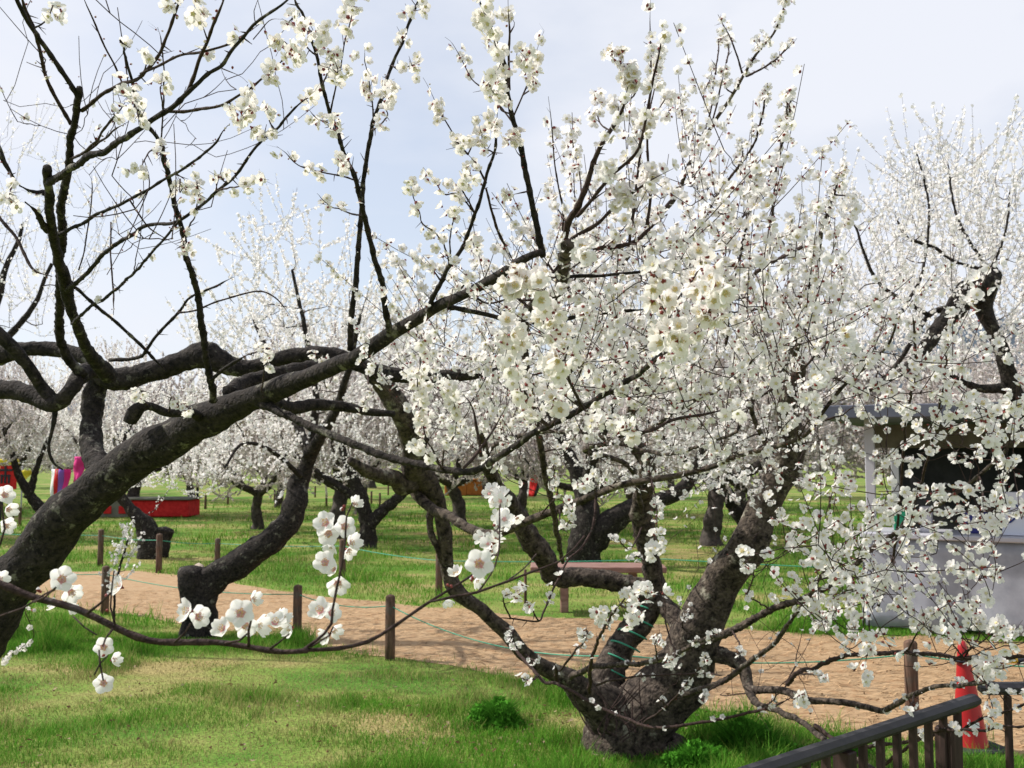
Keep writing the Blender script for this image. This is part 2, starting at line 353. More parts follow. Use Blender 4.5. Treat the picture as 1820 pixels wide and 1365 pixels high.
# ------------------------------------------------------------------ tree builder
class Tree:
    def __init__(s, label, base, group='plum trees of the orchard', name='plum_tree', cream=False, bark=None, fd=.027):
        s.root = empty(name, base, label, 'tree', group); s.nodes = []; s.bl = []; s.buds = []; s.tw = {}; s.mats = FMC if cream else FM
        s.bark = bark or BARK; s.fd = fd; s.thin = Acc(); s.has_thin = False; s.jump = .9; s.mult = 1.25; s.spurs = True
    def raw(s, pts, kind='branch', sides=None, rough=None, nodes=True, stub=False):
        """pts rows: x,y,z,radius"""
        p = np.asarray(pts, float); rm = p[:, 3].max(); p = cat(p, max(.012, rm * (.2 if rm > .05 else .4))); p[:, 3] = np.maximum(p[:, 3], .0008)
        if rm > .004:  # gnarl
            g = np.stack([fbm(p[:, :3] * (2.2 + .05 / rm) + o, 3) - .5 for o in (0, 31, 57)], 1); fade = np.minimum(1, np.arange(len(p)) / 4.)[:, None]
            p[:, :3] += g * fade * (rm * .55 + .003)
        if rm < .02:
            arc = np.concatenate([[0], np.cumsum(np.linalg.norm(np.diff(p[:, :3], axis=0), axis=1))]); p[:, 3] *= 1 + .22 * (np.sin(arc * 190 + random.uniform(0, 6)) > .72)
            kk = np.stack([fbm(p[:, :3] * 11 + o, 2) - .5 for o in (3, 41, 77)], 1); p[:, :3] += kk * np.minimum(1, np.arange(len(p)) / 4.)[:, None] * min(.014, .006 + rm)
            if rm < .012 and not stub and s.spurs: p[:, 3] *= np.clip((arc[-1] - arc) / .08, .32, 1)
            if nodes and s.spurs and rm > .0016:
                for _ in range(int(arc[-1] / .085)):
                    i = random.randrange(1, len(p)); dr = nrm(np.cross(p[i, :3] - p[i - 1, :3], rng.normal(size=3))) + nrm(p[i, :3] - p[i - 1, :3]) * .6; Lq = random.uniform(.008, .03); rq = min(.0014, p[i, 3] * .6)
                    s.addtw(p[i, :3] + dr * np.linspace(0, Lq, 3)[:, None], np.array([rq, rq * .8, rq * .35]))
        k = (sides or (22 if rm > .06 else 12 if rm > .02 else 7 if rm > .006 else 5)); k = int(k * 1.8) if rm > .05 else k
        if rm < .0045:
            tube(s.thin, p[:, :3], p[:, 3], k, 0.12, mat=0); s.has_thin = True
        else:
            a = Acc(); tube(a, p[:, :3], p[:, 3], k, rough if rough is not None else (.34 if rm > .03 else .22))
            a.build(kind, s.bark if rm > .012 else (BARK if s.bark is BARK else TWIG), s.root)
        if nodes:
            s.nodes.append(p[:, :4])
        return p
    def br(s, pts, kind='branch', **k):
        """pts: (px,py,width_px,depth)"""
        rows = []
        for px, py, wd, d in pts: rows.append([*P(px, py, d), wd * .5 * d / F])
        p = s.raw(rows, kind, **k); return p
    def N(s):
        a = np.vstack(s.nodes); 
        return a
    def flowers_along(s, q, n, jit=.0, face=None, bud=.12, t0=0.05, off=.009, clus=True):
        """scatter n blossoms along polyline q (k,3)"""
        L = np.concatenate([[0], np.cumsum(np.linalg.norm(np.diff(q, axis=0), axis=1))]); 
        for _ in range(n):
            if clus and random.random() < .8: m_ = max(2, int(L[-1] / .034)); t = (int(random.uniform(t0, 1.0) * m_) + .5) / m_ * L[-1] + random.gauss(0, .0035)
            else: t = random.uniform(t0, 1.0) ** .9 * L[-1]
            t = min(max(t, 0), L[-1]); p = np.array([np.interp(t, L, q[:, c]) for c in range(3)])
            nn = rng.normal(size=3) + np.array([0, 0, .15])
            if face is not None: nn = nrm(nn) + face * nrm(C0 - p)
            nn = nrm(nn)
            if random.random() < bud: s.buds.append((p + nn * .008, nn, s.fd * random.uniform(.35, .6)))
            else: s.bl.append((p + nn * off * random.uniform(.7, 1.4) + rng.normal(size=3) * jit, nn, s.fd * random.uniform(.78, 1.1)))
    def strip(s, pts, n, size, wd=2.6, face=.5, bud=.1, jit=.006):
        """a flowering shoot traced in the picture; its far end lies where blossoms look size px wide"""
        nd = s.N(); pr = proj(nd[:, :3]); dd = np.hypot(pr[:, 0] - pts[0][0], pr[:, 1] - pts[0][1]); i = int(np.argmin(dd)); d0 = pr[i, 2]
        d1 = F * s.fd / size; d1 = max(d0 - s.jump, min(d0 + .7, d1)); n = int(n * s.mult + .5); k = len(pts); rows = [[*nd[i, :3], 0]]
        for j, (x, y) in enumerate(pts):
            d = d0 + (d1 - d0) * ((j + (1 if dd[i] > 12 else 0)) / k) ** .8
            if j == 0 and dd[i] <= 12: continue
            rows.append([*P(x, y, d), 0])
        m = len(rows); 
        for j in range(m): d = proj(np.array(rows[j][:3]))[2]; rows[j][3] = max(.0011, wd * (1.25 - .75 * j / (m - 1)) * .5 * d / F)
        s.raw(rows); q = np.array(rows)[1:, :3] if m > 2 else np.array(rows)[:, :3]
        q = cat(np.array(q), .02) if len(q) > 2 else q
        s.flowers_along(q, n, jit, face, bud)
    def addtw(s, q, r):
        n = len(q); s.tw.setdefault(n, []).append((q, r))
    def grow(s, targets, up=.5, shoot=(.15, .4), nfl=(5, 12), r0=.0035, face=.2, bud=.12, maxlen=1.6, spurs=1, dirw=.6):
        """link every target point to the nearest wood by a curved twig, then end it in a flowering shoot"""
        nd = s.N()[::2, :4].copy(); cap = len(nd) + len(targets) * 8 + 10; A = np.empty((cap, 4)); A[:len(nd)] = nd; n = len(nd)
        d = np.array([np.min(np.sum((A[:n, :3] - t) ** 2, 1)) for t in targets]); order = np.argsort(d)
        for oi in order:
            t = targets[oi]; dv = A[:n, :3] - t; dist = np.sqrt(np.sum(dv ** 2, 1)); cost = dist + .25 * np.maximum(0, A[:n, 2] - t[2] + .05) ; i = int(np.argmin(cost)); L = dist[i]
            if L > maxlen or L < .02: continue
            a = A[i, :3]; g = t - a; side = rng.normal(size=3) * L * .13; c1 = a + g * .35 + side + np.array([0, 0, -.06 * L]); c2 = a + g * .75 + side * .6
            u = np.linspace(0, 1, 6)[:, None]; q = (1 - u) ** 3 * a + 3 * (1 - u) ** 2 * u * c1 + 3 * (1 - u) * u * u * c2 + u ** 3 * t
            q[1:-1] += rng.normal(size=(4, 3)) * L * .02
            rr = min(max(A[i, 3] * .55, .0012), r0 + L * .004); r = np.linspace(rr, max(.0011, rr * .5), 6); s.addtw(q, r)
            A[n:n + 5, :3] = q[1:]; A[n:n + 5, 3] = r[1:]; n += 5
            if L > .12: s.flowers_along(q, int(L * random.uniform(*nfl) * 1.2), .004, face, bud, t0=.25)
            for sp in range(random.randint(1, spurs + 1)):
                sl = random.uniform(*shoot); dr = nrm(nrm(g) * dirw + np.array([0, 0, up]) + rng.normal(size=3) * .42)
                b = q[random.randint(2, 5)] if sp else t; u = np.linspace(0, 1, 5)[:, None]
                q2 = b + dr * sl * u + np.array([0, 0, 1.]) * .18 * sl * u * u + rng.normal(size=3) * .08 * sl * u ** 2
                s.addtw(q2, np.linspace(max(.0013, r[-1] * .8), .0008, 5))
                s.flowers_along(q2, int(random.uniform(*nfl) * sl / .3), .004, face, bud)
                A[n] = [*q2[2], .001]; n += 1
                if n > cap - 8: return
    def finish(s, heroes=0, hd=3.0, lods=(2.3, 5.0, 9.0), twsides=4, twmat=None, minpx=None):
        tw = s.thin
        for n, L in s.tw.items(): twigbatch(tw, np.array([q for q, r in L]), np.array([r for q, r in L]), twsides)
        if tw.n: tw.build('twigs', twmat or TWIG, s.root, kind='stuff')
        b = s.bl
        if not b and not s.buds: return
        if b:
            pos = np.array([x[0] for x in b]); nor = np.array([x[1] for x in b]); sz = np.array([x[2] for x in b]); pr = proj(pos); d = pr[:, 2]
            vis = (pr[:, 0] > -20) & (pr[:, 0] < 1840) & (pr[:, 1] > -20) & (pr[:, 1] < 1385) & (d > .3)
            hs = []
            if heroes:
                idx = np.where(vis & (d < hd))[0]; idx = idx[np.argsort(-(sz[idx] / d[idx]))][:heroes]; hs = set(idx.tolist())
                for i in idx: hero(s.root, pos[i], nor[i], float(sz[i]), s.mats, random.uniform(0, 6))
            rest = np.array([i for i in range(len(b)) if i not in hs], int); A = Acc()
            for tl, lo, hi in ((T_MID, 0, lods[0] * 1.6), (T_LO, lods[0] * 1.6, lods[2]), (T_FAR, lods[2], 1e9)):
                sel = rest[(d[rest] >= lo) & (d[rest] < hi)] if lo > 0 else rest[d[rest] < hi]
                g = rng.integers(0, len(tl), len(sel))
                for j, T in enumerate(tl): ii = sel[g == j]; place(A, T, pos[ii], nor[ii], sz[ii])
        else: A = Acc()
        if s.buds:
            pos = np.array([x[0] for x in s.buds]); nor = np.array([x[1] for x in s.buds]); sz = np.array([x[2] for x in s.buds]); g = rng.random(len(pos)) < .6
            place(A, T_BUD[0], pos[g], nor[g], sz[g]); place(A, T_BUDR[0], pos[~g], nor[~g], sz[~g] * .75)
        if A.n: A.build('blossoms', s.mats, s.root, kind='stuff')

# ================================================================== SETTING
def sheet(name, poly, z, m, sub=0):
    A = Acc(); v = np.array([[p[0], p[1], z] for p in poly]); A.add(v, [np.arange(len(v))[None]], 0)
    return A.build(name, m, kind='structure', smooth=False)
def patch(x, y):
    """0..1: dry mown turf .. lush green"""
    p = np.stack([x * .55, y * .8, np.zeros_like(x) + 3.3], -1); q = np.stack([x * 2.3, y * 2.6, np.zeros_like(x) + 9.1], -1)
    return np.clip((fbm(p, 3) * .62 + fbm(q, 2) * .38 - .5) * 4.6 + .62, 0, 1)

def turf_mat():
    m, t, b = mat('turf', (.1, .1, .03), .95, spec=.1); nn = t.nodes; L = t.links
    tc = nn.new('ShaderNodeTexCoord'); n = nn.new('ShaderNodeTexNoise'); n.inputs['Scale'].default_value = .75; n.inputs['Detail'].default_value = 7; n.inputs['Roughness'].default_value = .62
    mp = nn.new('ShaderNodeMapping'); mp.inputs['Scale'].default_value = (.7, 1.25, 1)
    r = nn.new('ShaderNodeValToRGB'); e = r.color_ramp.elements; e[0].position = .38; e[0].color = (.36, .30, .13, 1); e[1].position = .60; e[1].color = (.10, .22, .03, 1); x = e.new(.5); x.color = (.20, .28, .06, 1)
    f = nn.new('ShaderNodeTexNoise'); f.inputs['Scale'].default_value = 45; f.inputs['Detail'].default_value = 4; mx = nn.new('ShaderNodeMix'); mx.data_type = 'RGBA'; mx.blend_type = 'MULTIPLY'; mx.inputs[0].default_value = .8
    r2 = nn.new('ShaderNodeValToRGB'); r2.color_ramp.elements[0].position = .3; r2.color_ramp.elements[0].color = (.35, .35, .33, 1); r2.color_ramp.elements[1].position = .7; r2.color_ramp.elements[1].color = (1.15, 1.15, 1.1, 1)
    L.new(tc.outputs['Object'], mp.inputs[0]); L.new(mp.outputs[0], n.inputs[0]); L.new(tc.outputs['Object'], f.inputs[0]); L.new(n.outputs[0], r.inputs[0]); L.new(f.outputs[0], r2.inputs[0])
    L.new(r.outputs[0], mx.inputs[6]); L.new(r2.outputs[0], mx.inputs[7]); L.new(mx.outputs[2], b.inputs['Base Color'])
    bp = nn.new('ShaderNodeBump'); bp.inputs['Distance'].default_value = .012; L.new(f.outputs[0], bp.inputs['Height']); L.new(bp.outputs[0], b.inputs['Normal']); return m
TURF = turf_mat()
sheet('ground', [(-600, -60), (600, -60), (600, 1500), (-600, 1500)], 0, TURF)

PATHM = noisemat('path_straw', (.25, .16, .085), (.47, .325, .19), 40, bump=.7, bd=.012, stretch=(.35, 1.3, 1), c3=(.31, .185, .095), lo=.25, hi=.75)
up_edge = [(-500, 1000), (-200, 1003), (0, 1008), (120, 1015), (250, 1016), (380, 1030), (480, 1048), (600, 1066), (800, 1082), (1000, 1098), (1200, 1112), (1400, 1122), (1560, 1132), (1820, 1140), (2300, 1150)]
lo_edge = [(2300, 1390), (1820, 1345), (1620, 1318), (1480, 1300), (1300, 1275), (1120, 1245), (960, 1215), (860, 1195), (740, 1180), (620, 1158), (500, 1136), (350, 1112), (200, 1092), (80, 1072), (-100, 1055), (-500, 1035)]
def dense(E, j):
    o = []
    for a, b in zip(E[:-1], E[1:]):
        pa, pb = G(*a)[:2], G(*b)[:2]; n = max(2, int(np.linalg.norm(pb - pa) / .06))
        for t in np.arange(n) / n: o.append(pa + (pb - pa) * t)
    o.append(G(*E[-1])[:2]); o = np.array(o); z = np.zeros(len(o)); o[:, 1] += (fbm(np.stack([o[:, 0] * 2.2, o[:, 1], z + j], 1), 4) - .5) * .42; return o
UE = dense(up_edge, 1.0); LE = dense(lo_edge, 5.0); PPOLY = np.vstack([UE, LE])
def inpath(x, y):
    yu = np.interp(x, UE[:, 0], UE[:, 1]); yl = np.interp(x, LE[::-1, 0], LE[::-1, 1]); return (y < yu) & (y > yl), np.minimum(yu - y, y - yl)
A = Acc(); n_ = 700; xs = np.linspace(UE[:, 0].min() + .01, UE[:, 0].max() - .01, n_); yu = np.interp(xs, UE[:, 0], UE[:, 1]); yl = np.interp(xs, LE[::-1, 0], LE[::-1, 1])
rows = [np.stack([xs, yl + (yu - yl) * t, np.full(n_, .004)], 1) for t in np.linspace(0, 1, 9)]
i_ = np.arange(n_ - 1); A.add(np.vstack(rows), [np.concatenate([np.stack([r * n_ + i_, r * n_ + i_ + 1, (r + 1) * n_ + i_ + 1, (r + 1) * n_ + i_], 1) for r in range(8)])], 0)
A.build('path', PATHM, kind='structure')

# ---- grass blades
def attrmat(name, rough=.8, tr=.3):
    m = bpy.data.materials.new(name); m.use_nodes = True; t = m.node_tree; t.nodes.clear(); nn = t.nodes; L = t.links
    o = nn.new('ShaderNodeOutputMaterial'); a = nn.new('ShaderNodeAttribute'); a.attribute_name = 'tint'; d = nn.new('ShaderNodeBsdfDiffuse'); tl = nn.new('ShaderNodeBsdfTranslucent'); ms = nn.new('ShaderNodeMixShader'); ms.inputs[0].default_value = tr
    L.new(a.outputs[0], d.inputs[0]); L.new(a.outputs[0], tl.inputs[0]); L.new(d.outputs[0], ms.inputs[1]); L.new(tl.outputs[0], ms.inputs[2]); L.new(ms.outputs[0], o.inputs[0]); return m
BLADE = attrmat('grass_blade')
def blades(acc, x, y, h, wd, col, lean=.45):
    n = len(x); a = rng.uniform(0, 6.283, n); b = rng.uniform(0, 6.283, n); l = h * rng.uniform(.1, lean * 2, n); z0 = np.zeros(n)
    dx, dy = np.cos(a) * wd, np.sin(a) * wd; lx, ly = np.cos(b) * l, np.sin(b) * l
    v = np.stack([np.stack([x - dx, y - dy, z0], 1), np.stack([x + dx, y + dy, z0], 1), np.stack([x + dx * .7 + lx * .4, y + dy * .7 + ly * .4, h * .6], 1), np.stack([x - dx * .7 + lx * .4, y - dy * .7 + ly * .4, h * .6], 1), np.stack([x + lx, y + ly, h], 1)], 1)
    k = np.arange(n)[:, None] * 5
    acc.add(v.reshape(-1, 3), [k + np.array([[0, 1, 2, 3]]), k + np.array([[3, 2, 4]])], 0, np.repeat(col, 5, 0))
GREEN = np.array([.12, .31, .035]); YG = np.array([.25, .36, .07]); DRY = np.array([.38, .33, .15])
def gcol(g, n):
    r = rng.random((n, 1)); c = DRY * (1 - g[:, None]) + YG * g[:, None]; c = np.where(r < g[:, None] * .8, GREEN, c); return c * rng.uniform(.55, 1.25, (n, 1))
A = Acc()
def lawn(n, y0, y1, hs, ws, pw=1.0):
    y = y0 + (y1 - y0) * rng.random(n) ** pw; x = (rng.random(n) * 2 - 1) * (y * .56 + .6); g = patch(x, y) * np.where(y > 11, .8, 1); ins, dd = inpath(x, y)
    edge = 1 / (1 + np.exp((dd - .05) / .05)); keep = (~ins) | (rng.random(n) < edge * .5)
    tall = np.maximum(0, fbm(np.stack([x * 2.6, y * 3.0, x * 0 + 44], -1), 3) - .52) * 9
    keep &= rng.random(n) < (.35 + .65 * g)
    x, y, g, tall = x[keep], y[keep], g[keep], tall[keep]
    h = hs * (.3 + .8 * g + tall * g * 1.6) * rng.uniform(.5, 1.3, len(x)); blades(A, x, y, h, ws * rng.uniform(.6, 1.3, len(x)), gcol(g, len(x)))
lawn(360000, 4.3, 9.5, .04, .0022, .8); lawn(120000, 9.0, 17, .05, .004); lawn(60000, 17, 34, .06, .008)
A.build('grass', BLADE, kind='stuff', smooth=False, category='grass', label='short patchy grass, green and dry, covering the orchard floor')
# ---- straw and dead leaves
A = Acc(); n = 42000; x = (rng.random(n) * 2 - 1) * 7.5; y = 5 + rng.random(n) * 7; ins, dd = inpath(x, y); k = ins; x, y = x[k], y[k]; n = len(x)
a = rng.normal(0, .7, n); L_ = rng.uniform(.012, .05, n); dx, dy = np.cos(a) * L_, np.sin(a) * L_; z = rng.uniform(.006, .014, n); wx, wy = -np.sin(a) * .003, np.cos(a) * .003
v = np.stack([np.stack([x - dx - wx, y - dy - wy, z], 1), np.stack([x + dx - wx, y + dy - wy, z + .006], 1), np.stack([x + dx + wx, y + dy + wy, z + .006], 1), np.stack([x - dx + wx, y - dy + wy, z], 1)], 1)
c = np.array([.56, .39, .23]) * rng.uniform(.25, 1.3, (n, 1)); A.add(v.reshape(-1, 3), [np.arange(n)[:, None] * 4 + np.arange(4)[None]], 0, np.repeat(c, 4, 0))
A.build('straw', BLADE, kind='stuff', smooth=False, category='straw', label='loose straw bits strewn over the tan path')
A = Acc(); n = 5000; x = (rng.random(n) * 2 - 1) * 4.5; y = 4.5 + rng.random(n) * 3.2; b0 = G(1110, 1300); k = rng.random(n) < np.clip(np.exp(-((x - b0[0]) ** 2 / 1.2 + (y - b0[1] + .25) ** 2 / .5)) + .12, 0, 1); x, y = x[k], y[k]; n = len(x)
a = rng.uniform(0, 6.28, n); L_ = rng.uniform(.007, .02, n); z = rng.uniform(.015, .04, n); q = []
for t, m_ in ((0, 1), (1.2, .55), (3.14, 1), (4.4, .5)): q.append(np.stack([x + np.cos(a + t) * L_ * m_, y + np.sin(a + t) * L_ * m_, z + rng.uniform(-.008, .012, n)], 1))
c = np.where(rng.random((n, 1)) < .3, [[.42, .32, .22]], [[.16, .10, .055]]) * rng.uniform(.6, 1.2, (n, 1)); A.add(np.stack(q, 1).reshape(-1, 3), [np.arange(n)[:, None] * 4 + np.arange(4)[None]], 0, np.repeat(c, 4, 0))
A.build('dead_leaves', BLADE, kind='stuff', smooth=False, category='leaf litter', label='brown dead leaves and pinkish petals around the foot of the forked tree')

def clump(px, py, rx, ry, h, n, label, dark=1.0, leafy=False, z0=None):
    g = G(px, py); A = Acc(); a = rng.uniform(0, 6.28, n); r = np.abs(rng.normal(0, .55, n)); n0 = n; x = g[0] + np.cos(a) * r * rx; y = g[1] + np.sin(a) * r * ry
    hh = h * np.exp(-r ** 2 * 1.5) * (.35 + 1.3 * noise3(np.stack([x * 14 + 3, y * 14, x * 0], -1))) * rng.uniform(.6, 1.15, n) * (.7 + .6 * noise3(np.stack([x * 9, y * 9, x * 0], -1)))
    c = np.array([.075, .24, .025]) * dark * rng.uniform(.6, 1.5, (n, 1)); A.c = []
    blades(A, x, y, hh, .003 + .0015 * rng.random(n), c, .5)
    if leafy:
        m = n // 2; k = rng.integers(0, n, m); z = hh[k] * rng.uniform(.5, 1.05, m); nn = nrm(rng.normal(size=(m, 3)) + [0, 0, .9]); u = nrm(np.cross(nn, rng.normal(size=(m, 3)))); w_ = np.cross(nn, u); s_ = rng.uniform(.008, .02, m)[:, None]
        p = np.stack([x[k], y[k], z], 1); A.add(np.stack([p + u * s_, p + w_ * s_ * .6, p - u * s_, p - w_ * s_ * .6], 1).reshape(-1, 3), [np.arange(m)[:, None] * 4 + np.arange(4)[None]], 0, np.repeat(c[k] * 1.15, 4, 0))
    o = A.build('weed_clump', BLADE, label=label, category='weeds', group='green weed clumps in the grass'); return o
clump(880, 1290, .19, .16, .12, 5200, 'small bright green tuft in the lawn, left of the forked plum tree base', .9, True)
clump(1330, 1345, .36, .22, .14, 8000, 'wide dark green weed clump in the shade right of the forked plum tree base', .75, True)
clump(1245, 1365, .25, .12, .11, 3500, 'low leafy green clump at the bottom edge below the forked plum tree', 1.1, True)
clump(1500, 1340, .22, .15, .07, 1800, 'thin green tuft beside the lower end of the dark handrail', .9, False)

# ---- hills
HILL = noisemat('hazy_wooded_hill', (.06, .08, .10), (.11, .135, .17), .05, rough=1, bump=.6, bd=3, detail=8)  # forest colour shifted to blue-grey: distance haze painted in, no haze volume
def hill(name, x0, x1, y0, hmax, seed):
    A = Acc(); nx, ny = 90, 16; X = np.linspace(x0, x1, nx); v = []
    for j in range(ny):
        s = j / (ny - 1)
        for x in X:
            e = math.sin(math.pi * min(1, max(0, (x - x0) / (x1 - x0)))) ** .6; z = hmax * e * math.sin(s * math.pi) ** .8 * (.75 + .5 * float(noise3(np.array([x * .01, s * 2, seed])))) + 3 * e * float(noise3(np.array([x * .12, s * 9, seed]))) * math.sin(s * math.pi)
            v.append([x, y0 + s * 160, z - .5])
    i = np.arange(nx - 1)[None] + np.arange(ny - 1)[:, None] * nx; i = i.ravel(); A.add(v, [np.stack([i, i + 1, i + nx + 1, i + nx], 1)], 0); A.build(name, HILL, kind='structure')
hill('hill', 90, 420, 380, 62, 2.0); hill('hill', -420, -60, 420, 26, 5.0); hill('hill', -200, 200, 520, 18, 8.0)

# ================================================================== FENCES, POSTS, ROPES
WOOD = noisemat('post_wood', (.045, .028, .02), (.17, .10, .07), 40, bump=.6, stretch=(1, 1, .15), c3=(.09, .075, .06))
ROPE = mat('green_rope', (.05, .30, .19), .6)[0]
def post(px, top, base, wpx, label, group='wooden posts holding the green rope', lean=0.0):
    g = G(px, base); d = proj(g)[2]; t = atz(px, top, 0)  # height from the picture
    h = (base - top) * d / F / math.cos(PITCH); r = wpx * .5 * d / F; A = Acc(); z = np.array([-.05, h * .3, h * .6, h - r * .25, h]); rad = np.array([r, r, r * .98, r * .97, r * .8])
    tube(A, np.stack([z * 0 + lean * z, z * 0, z], 1) + g, rad, 14, .12); o = A.build('rope_post', WOOD); 
    me = o.data; me.transform(__import__('mathutils').Matrix.Translation(-Vector(g))); o.location = Vector(g); tag(o, label, 'post', group); return g + np.array([lean * h, 0, h * .84])
near = [post(186, 1008, 1092, 14, 'dark wooden post at the path edge under the thick leaning trunk'),
        post(528, 1042, 1137, 16, 'wooden post at the path edge just right of the pink-centred blossoms'),
        post(693, 1060, 1173, 18, 'weathered dark post at the near edge of the path, left of the sagging rope'),
        post(1622, 1142, 1285, 24, 'thick wooden post near the dark handrail, with twigs crossing it')]
far_ = [post(178, 942, 1006, 10, 'thin post at the far side of the path, close to the leaning trunk'),
        post(282, 950, 1018, 11, 'post standing right in front of the cut dark stump'),
        post(386, 958, 1010, 10, 'short post at the far side of the path behind the sawn stump'),
        post(608, 960, 1030, 12, 'post on the far side of the path behind the hanging white blossom spray'),
        post(780, 985, 1062, 13, 'reddish post on the far side of the path beside the dark drooping limb')]
def rope(pts, sags, label, r=.0045):
    A = Acc(); q = []
    for (a, b), s in zip(zip(pts[:-1], pts[1:]), sags):
        for t in np.linspace(0, 1, 18, endpoint=False): p = np.array(a) + (np.array(b) - np.array(a)) * t; p = p - np.array([0, 0, s * 4 * t * (1 - t)]); q.append(p)
    q.append(pts[-1]); q = np.array(q); tube(A, q, np.full(len(q), r), 6); o = A.build('green_rope', ROPE, label=label, category='rope', group='green ropes along the path'); return o
left0 = G(-400, 1085) + np.array([0, 0, .42])
m3p = P(1110, 1165, 6.2)
rope([left0] + near[:3] + [m3p, near[3], G(2150, 1330) + np.array([0, 0, .45])], [.03, .06, .05, .12, .05, .05], 'green rope along the near edge of the path, sagging right of the weathered post')
rope([G(-400, 990) + np.array([0, 0, .45])] + far_ + [G(1180, 1078) + np.array([0, 0, .5]), G(1900, 1120) + np.array([0, 0, .5])], [.02] * 7, 'green rope along the far side of the path, passing behind the bench', .005)
# far little posts
fp = [(365, 905), (405, 897), (488, 893), (560, 884), (580, 900), (600, 902), (660, 896), (675, 900), (690, 880), (810, 893), (35, 935), (22, 930), (868, 888), (1160, 905), (1270, 895), (1475, 905)]
for k, (x, y) in enumerate(fp):
    h = 2832 / (y - 810); post(x, y - .42 * F / h, y, .07 * F / h, 'tiny far wooden post standing in the green between distant plum trees', 'far posts between the distant trees')

# ---- bench
BW = noisemat('bench_wood', (.16, .075, .055), (.30, .17, .14), 30, bump=.25, stretch=(.15, 1, 1), rough=.55, spec=.5)
bc = G(1062, 1088); d = proj(bc)[2]; s = d / F
be = empty('park_bench', (bc[0], bc[1], 0), 'plain reddish-brown plank bench behind the forked plum tree', 'bench')
A = Acc(); box(A, (bc[0], bc[1] + .0, .452), (238 * s, .44, .06), bev=.008, rz=-.03); A.build('seat', BW, be)
for x in (1003, 1125):
    A = Acc(); g = (x - 1062) * s; box(A, (bc[0] + g, bc[1], .21), (.085, .09, .43), bev=.01); A.build('leg', BW, be)
for x in (934, 1176):
    A = Acc(); g = (x - 1062) * s; tube(A, [[bc[0] + g, bc[1] + .1, -.02], [bc[0] + g, bc[1] + .1, .42]], [.016, .016], 8); A.build('brace', WOOD, be)

# ---- handrail, bottom right
RAILM = noisemat('rail_dark', (.008, .008, .011), (.026, .024, .03), 18, rough=.6, bump=.1, spec=.6, stretch=(.2, 1, 1)); BALM = noisemat('baluster_brown', (.022, .013, .012), (.06, .034, .03), 25, rough=.6, bump=.2, stretch=(1, 1, .2))
H = .84; a = atz(1343, 1372, H); b = atz(1735, 1243, H); c = atz(1757, 1224, H + .03); e = c + np.array([1.0, .05, 0]); dr = nrm(b - a); a = a - dr * 1.3
ra = empty('handrail', (b[0], b[1], 0), 'dark wooden handrail with upright bars in the bottom right corner', 'railing')
def beam(p, q, wd, ht, m, nm, par):
    A = Acc(); L_ = np.linalg.norm(q - p); an = math.atan2(q[1] - p[1], q[0] - p[0]); box(A, (p + q) / 2, (L_, wd, ht), rz=an, bev=.012); return A.build(nm, m, par)
beam(a, b, .046, .036, RAILM, 'top_rail', ra); beam(c - np.array([.03, 0, 0]), e, .046, .036, RAILM, 'top_rail', ra)
lowa, lowb = a.copy(), b.copy(); lowa[2] = lowb[2] = .14; beam(lowa, lowb, .045, .05, BALM, 'bottom_rail', ra)
A = Acc(); box(A, (b[0] - .14, b[1] - .115, .395), (.06, .06, .79), bev=.006, rz=.7); A.build('post', BALM, ra)
L0 = np.linalg.norm(b - a); k = 0; t = .1
while t < L0 - .05:
    p = a + dr * t; A = Acc(); thick = .022 if k % 9 else .05; box(A, (p[0], p[1], (H - .02) / 2 if thick > .04 else .49), (thick * .8, thick, H - .02 if thick > .04 else .67), rz=math.atan2(dr[1], dr[0]), bev=.003); A.build('post' if thick > .04 else 'baluster', BALM, ra); t += .088; k += 1
for t in np.arange(.06, 1.0, .088):
    A = Acc(); box(A, (c[0] + t, c[1] + .05 * t, .50), (.02, .022, .7), bev=.004); A.build('baluster', BALM, ra)

# ---- traffic cone and bar
CONE = mat('cone_red', (.40, .01, .014), .45, spec=.5)[0]; CB = mat('cone_base', (.03, .03, .035), .8)[0]; WH = mat('white_label', (.8, .8, .8), .5)[0]; YEL = mat('bar_yellow', (.75, .42, .03), .5)[0]; BLK = mat('bar_black', (.02, .02, .03), .5)[0]
g = G(1727, 1335); d = proj(g)[2]; ch = 192 * d / F
co = empty('traffic_cone', g, 'slim red traffic cone with a white label behind the dark handrail', 'traffic cone')
A = Acc(); z = np.array([.03, .06, .2, .4, .8, .95, 1.0]) * ch; tube(A, np.stack([g[0] + 0 * z - .035 * z / ch, g[1] + 0 * z, z], 1), np.array([.094, .088, .079, .066, .036, .024, .017]), 28); A.build('cone_body', CONE, co)
A = Acc(); box(A, (g[0] + .02, g[1], .018), (.27, .27, .036), bev=.01, rz=.25); A.build('cone_base', CB, co)
A = Acc(); v = []
for i in range(6):
    an = math.radians(-118 + i * 8); 
    for zz, r_ in ((.145, .0872), (.175, .0850)): v.append([g[0] - .012 + math.cos(an) * r_ * 1.04, g[1] + math.sin(an) * r_ * 1.04, zz])
A.add(v, [np.array([[2 * i, 2 * i + 2, 2 * i + 3, 2 * i + 1] for i in range(5)])], 0); A.build('label', WH, co)
bt = g + np.array([-.03, 0, ch * .83]); ba = empty('barrier_bar', bt, 'yellow and black striped bar resting on the red cone', 'barrier bar')
A = Acc(); tube(A, np.array([[math.cos(t) * .05, math.sin(t) * .05, 0] for t in np.linspace(0, 6.283, 20)]) + bt, np.full(20, .009), 8, cap=False); A.build('ring', BLK, ba)
for k in range(10):
    A = Acc(); x0 = .05 + k * .125; tube(A, [bt + [x0, .02, -.002 * k], bt + [x0 + .125, .02, -.002 * k - .002]], [.019, .019], 12); A.build('stripe', BLK if k % 2 == 0 else YEL, ba)

